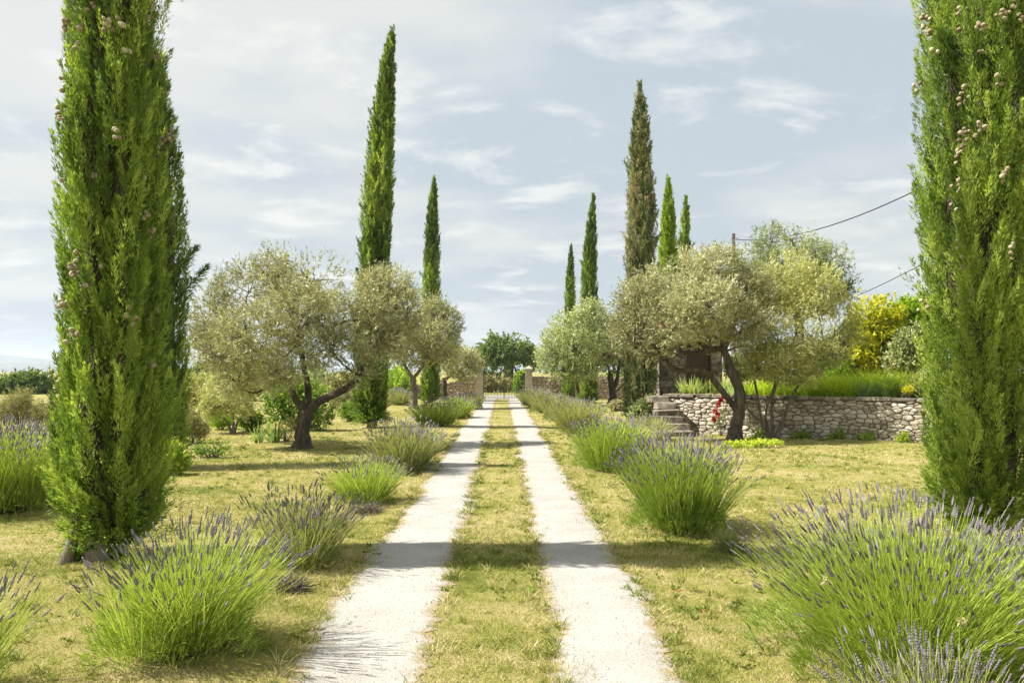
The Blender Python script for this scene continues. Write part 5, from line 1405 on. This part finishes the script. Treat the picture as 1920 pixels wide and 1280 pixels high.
M['dryleaf'] = leaf_mat('dry_red_leaf', [(0.0, (0.30, 0.10, 0.04)), (1.0, (0.42, 0.19, 0.07))], 0.2, 0.7)
rng = np.random.default_rng(21)
for (px, py, lab) in ((1268, 1114, 'small reddish dry leaf on the grass right of the drive, farther one'), (1320, 1148, 'small reddish dry leaf on the grass by the largest lavender, nearer one')):
    p_ = ground(px, py); g = Geo(); n = 5
    Bq = rng.normal(0, 0.015, (n, 3)); Bq[:, 2] = 0.03 + 0.01 * rng.uniform(0, 1, n)
    Dq = rng.normal(size=(n, 3)); Dq[:, 2] = 0.25; leafq(Bq, unit(Dq), 0.04, 0.022, rng, rng.uniform(0, 1, n), g, 0, True)
    tag(link('fallen_leaf', g.mesh('fallen_leaf', M['dryleaf']), None, tuple(p_ + [0, 0, tz(p_[0], p_[1])])), lab, 'dry leaf', 'fallen leaves right of the drive')

# ------------------------------------------------------------------ poles and cables
def pole(label, x, y, z0, h):
    root = thing('utility_pole', label, 'utility pole', (x, y, z0), 'utility poles')
    g = Geo(); tube(np.array([[0, 0, -.3], [0, 0, h * .5], [0, 0, h]]), np.array([.14, .12, .10]), g, 12); link('post', g.mesh('post', M['polewood'], True), root)
    g = Geo(); tube(np.array([[-.12, -.12, h - .28], [.22, -.12, h - .28]]), np.array([.025, .025]), g, 6); link('bracket', g.mesh('bracket', M['iron']), root)
pl = at(1375, 438, 45.0)
pole('grey utility pole top showing above the right olive crown', pl[0], 45.0, TZ - 0.1, pl[2] - TZ + 0.1)
p2 = at(2100, 120, 20.0)
pole('grey utility pole at the far right where both cables end', p2[0], 20.0, TZ - 0.1, p2[2] - TZ + 0.3)
def cable(label, A, Bp, sag, r=0.014):
    t = np.linspace(0, 1, 60)[:, None]
    P = np.array(A) * (1 - t) + np.array(Bp) * t
    P[:, 2] -= (4 * sag * t * (1 - t))[:, 0]
    g = Geo(); tube(P, np.full(60, r), g, 6)
    tag(link('overhead_cable', g.mesh('overhead_cable', M['cable'], True)), label, 'cable', 'overhead cables')
cable('upper black overhead cable rising from the pole to the right cypress', at(1378, 450, 45.0) + [0, -.14, 0], p2 + [0, -0.05, -.1], 1.25, 0.022)
cable('lower overhead cable above the golden hedge shrub', at(1500, 596, 30.0), p2 + [0, -0.05, -1.9], 0.45, 0.012)

# ------------------------------------------------------------------ far hills and the hazy air
g = Geo()
n = 160
for (dist, amp, ph, ybase) in ((5200, 1.0, 0.0, -20), (4300, 0.62, 1.7, -20)):
    xs = np.linspace(-9000, 5200, n)
    hz = (85 + 26 * np.sin(xs * 0.0011 + ph) + 14 * np.sin(xs * 0.0031 + 2 * ph) + 5 * np.sin(xs * 0.009 + ph)) * amp
    hz *= np.clip((-600 - xs) / 1500, 0.12, 1)
    rows = []
    for k, (dy_, f) in enumerate(((-700, 0.0), (-420, .35), (-160, .8), (0, 1.0), (300, .6), (900, 0))):
        rows.append(np.stack([xs, dist + dy_ + 60 * np.sin(xs * .004 + k), hz * f + (ybase if f == 0 else 0)], -1))
    V = np.stack(rows, 0); m_ = len(rows)
    i, j = np.meshgrid(np.arange(m_ - 1), np.arange(n - 1), indexing='ij'); k0 = (i * n + j).ravel()
    g.add(V.reshape(-1, 3), np.stack([k0, k0 + 1, k0 + n + 1, k0 + n], -1))
tag(link('hills', g.mesh('hills', M['hill'], True)), kind='structure')

HAZE = True
if HAZE:
    g = Geo(); boxgeo(g, (-9500, -3500, -40), (9500, 12500, 150))
    hm, t = new_mat('haze_air')
    out = N(t, 'ShaderNodeOutputMaterial')
    pv = N(t, 'ShaderNodeVolumePrincipled')
    pv.inputs['Color'].default_value = (0.80, 0.90, 1.0, 1)
    pv.inputs['Density'].default_value = 0.00020
    pv.inputs['Anisotropy'].default_value = 0.2
    t.links.new(pv.outputs[0], out.inputs['Volume'])
    ho = link('haze', g.mesh('haze', hm)); tag(ho, 'thin pale summer haze over the whole valley', 'haze', kind='stuff')
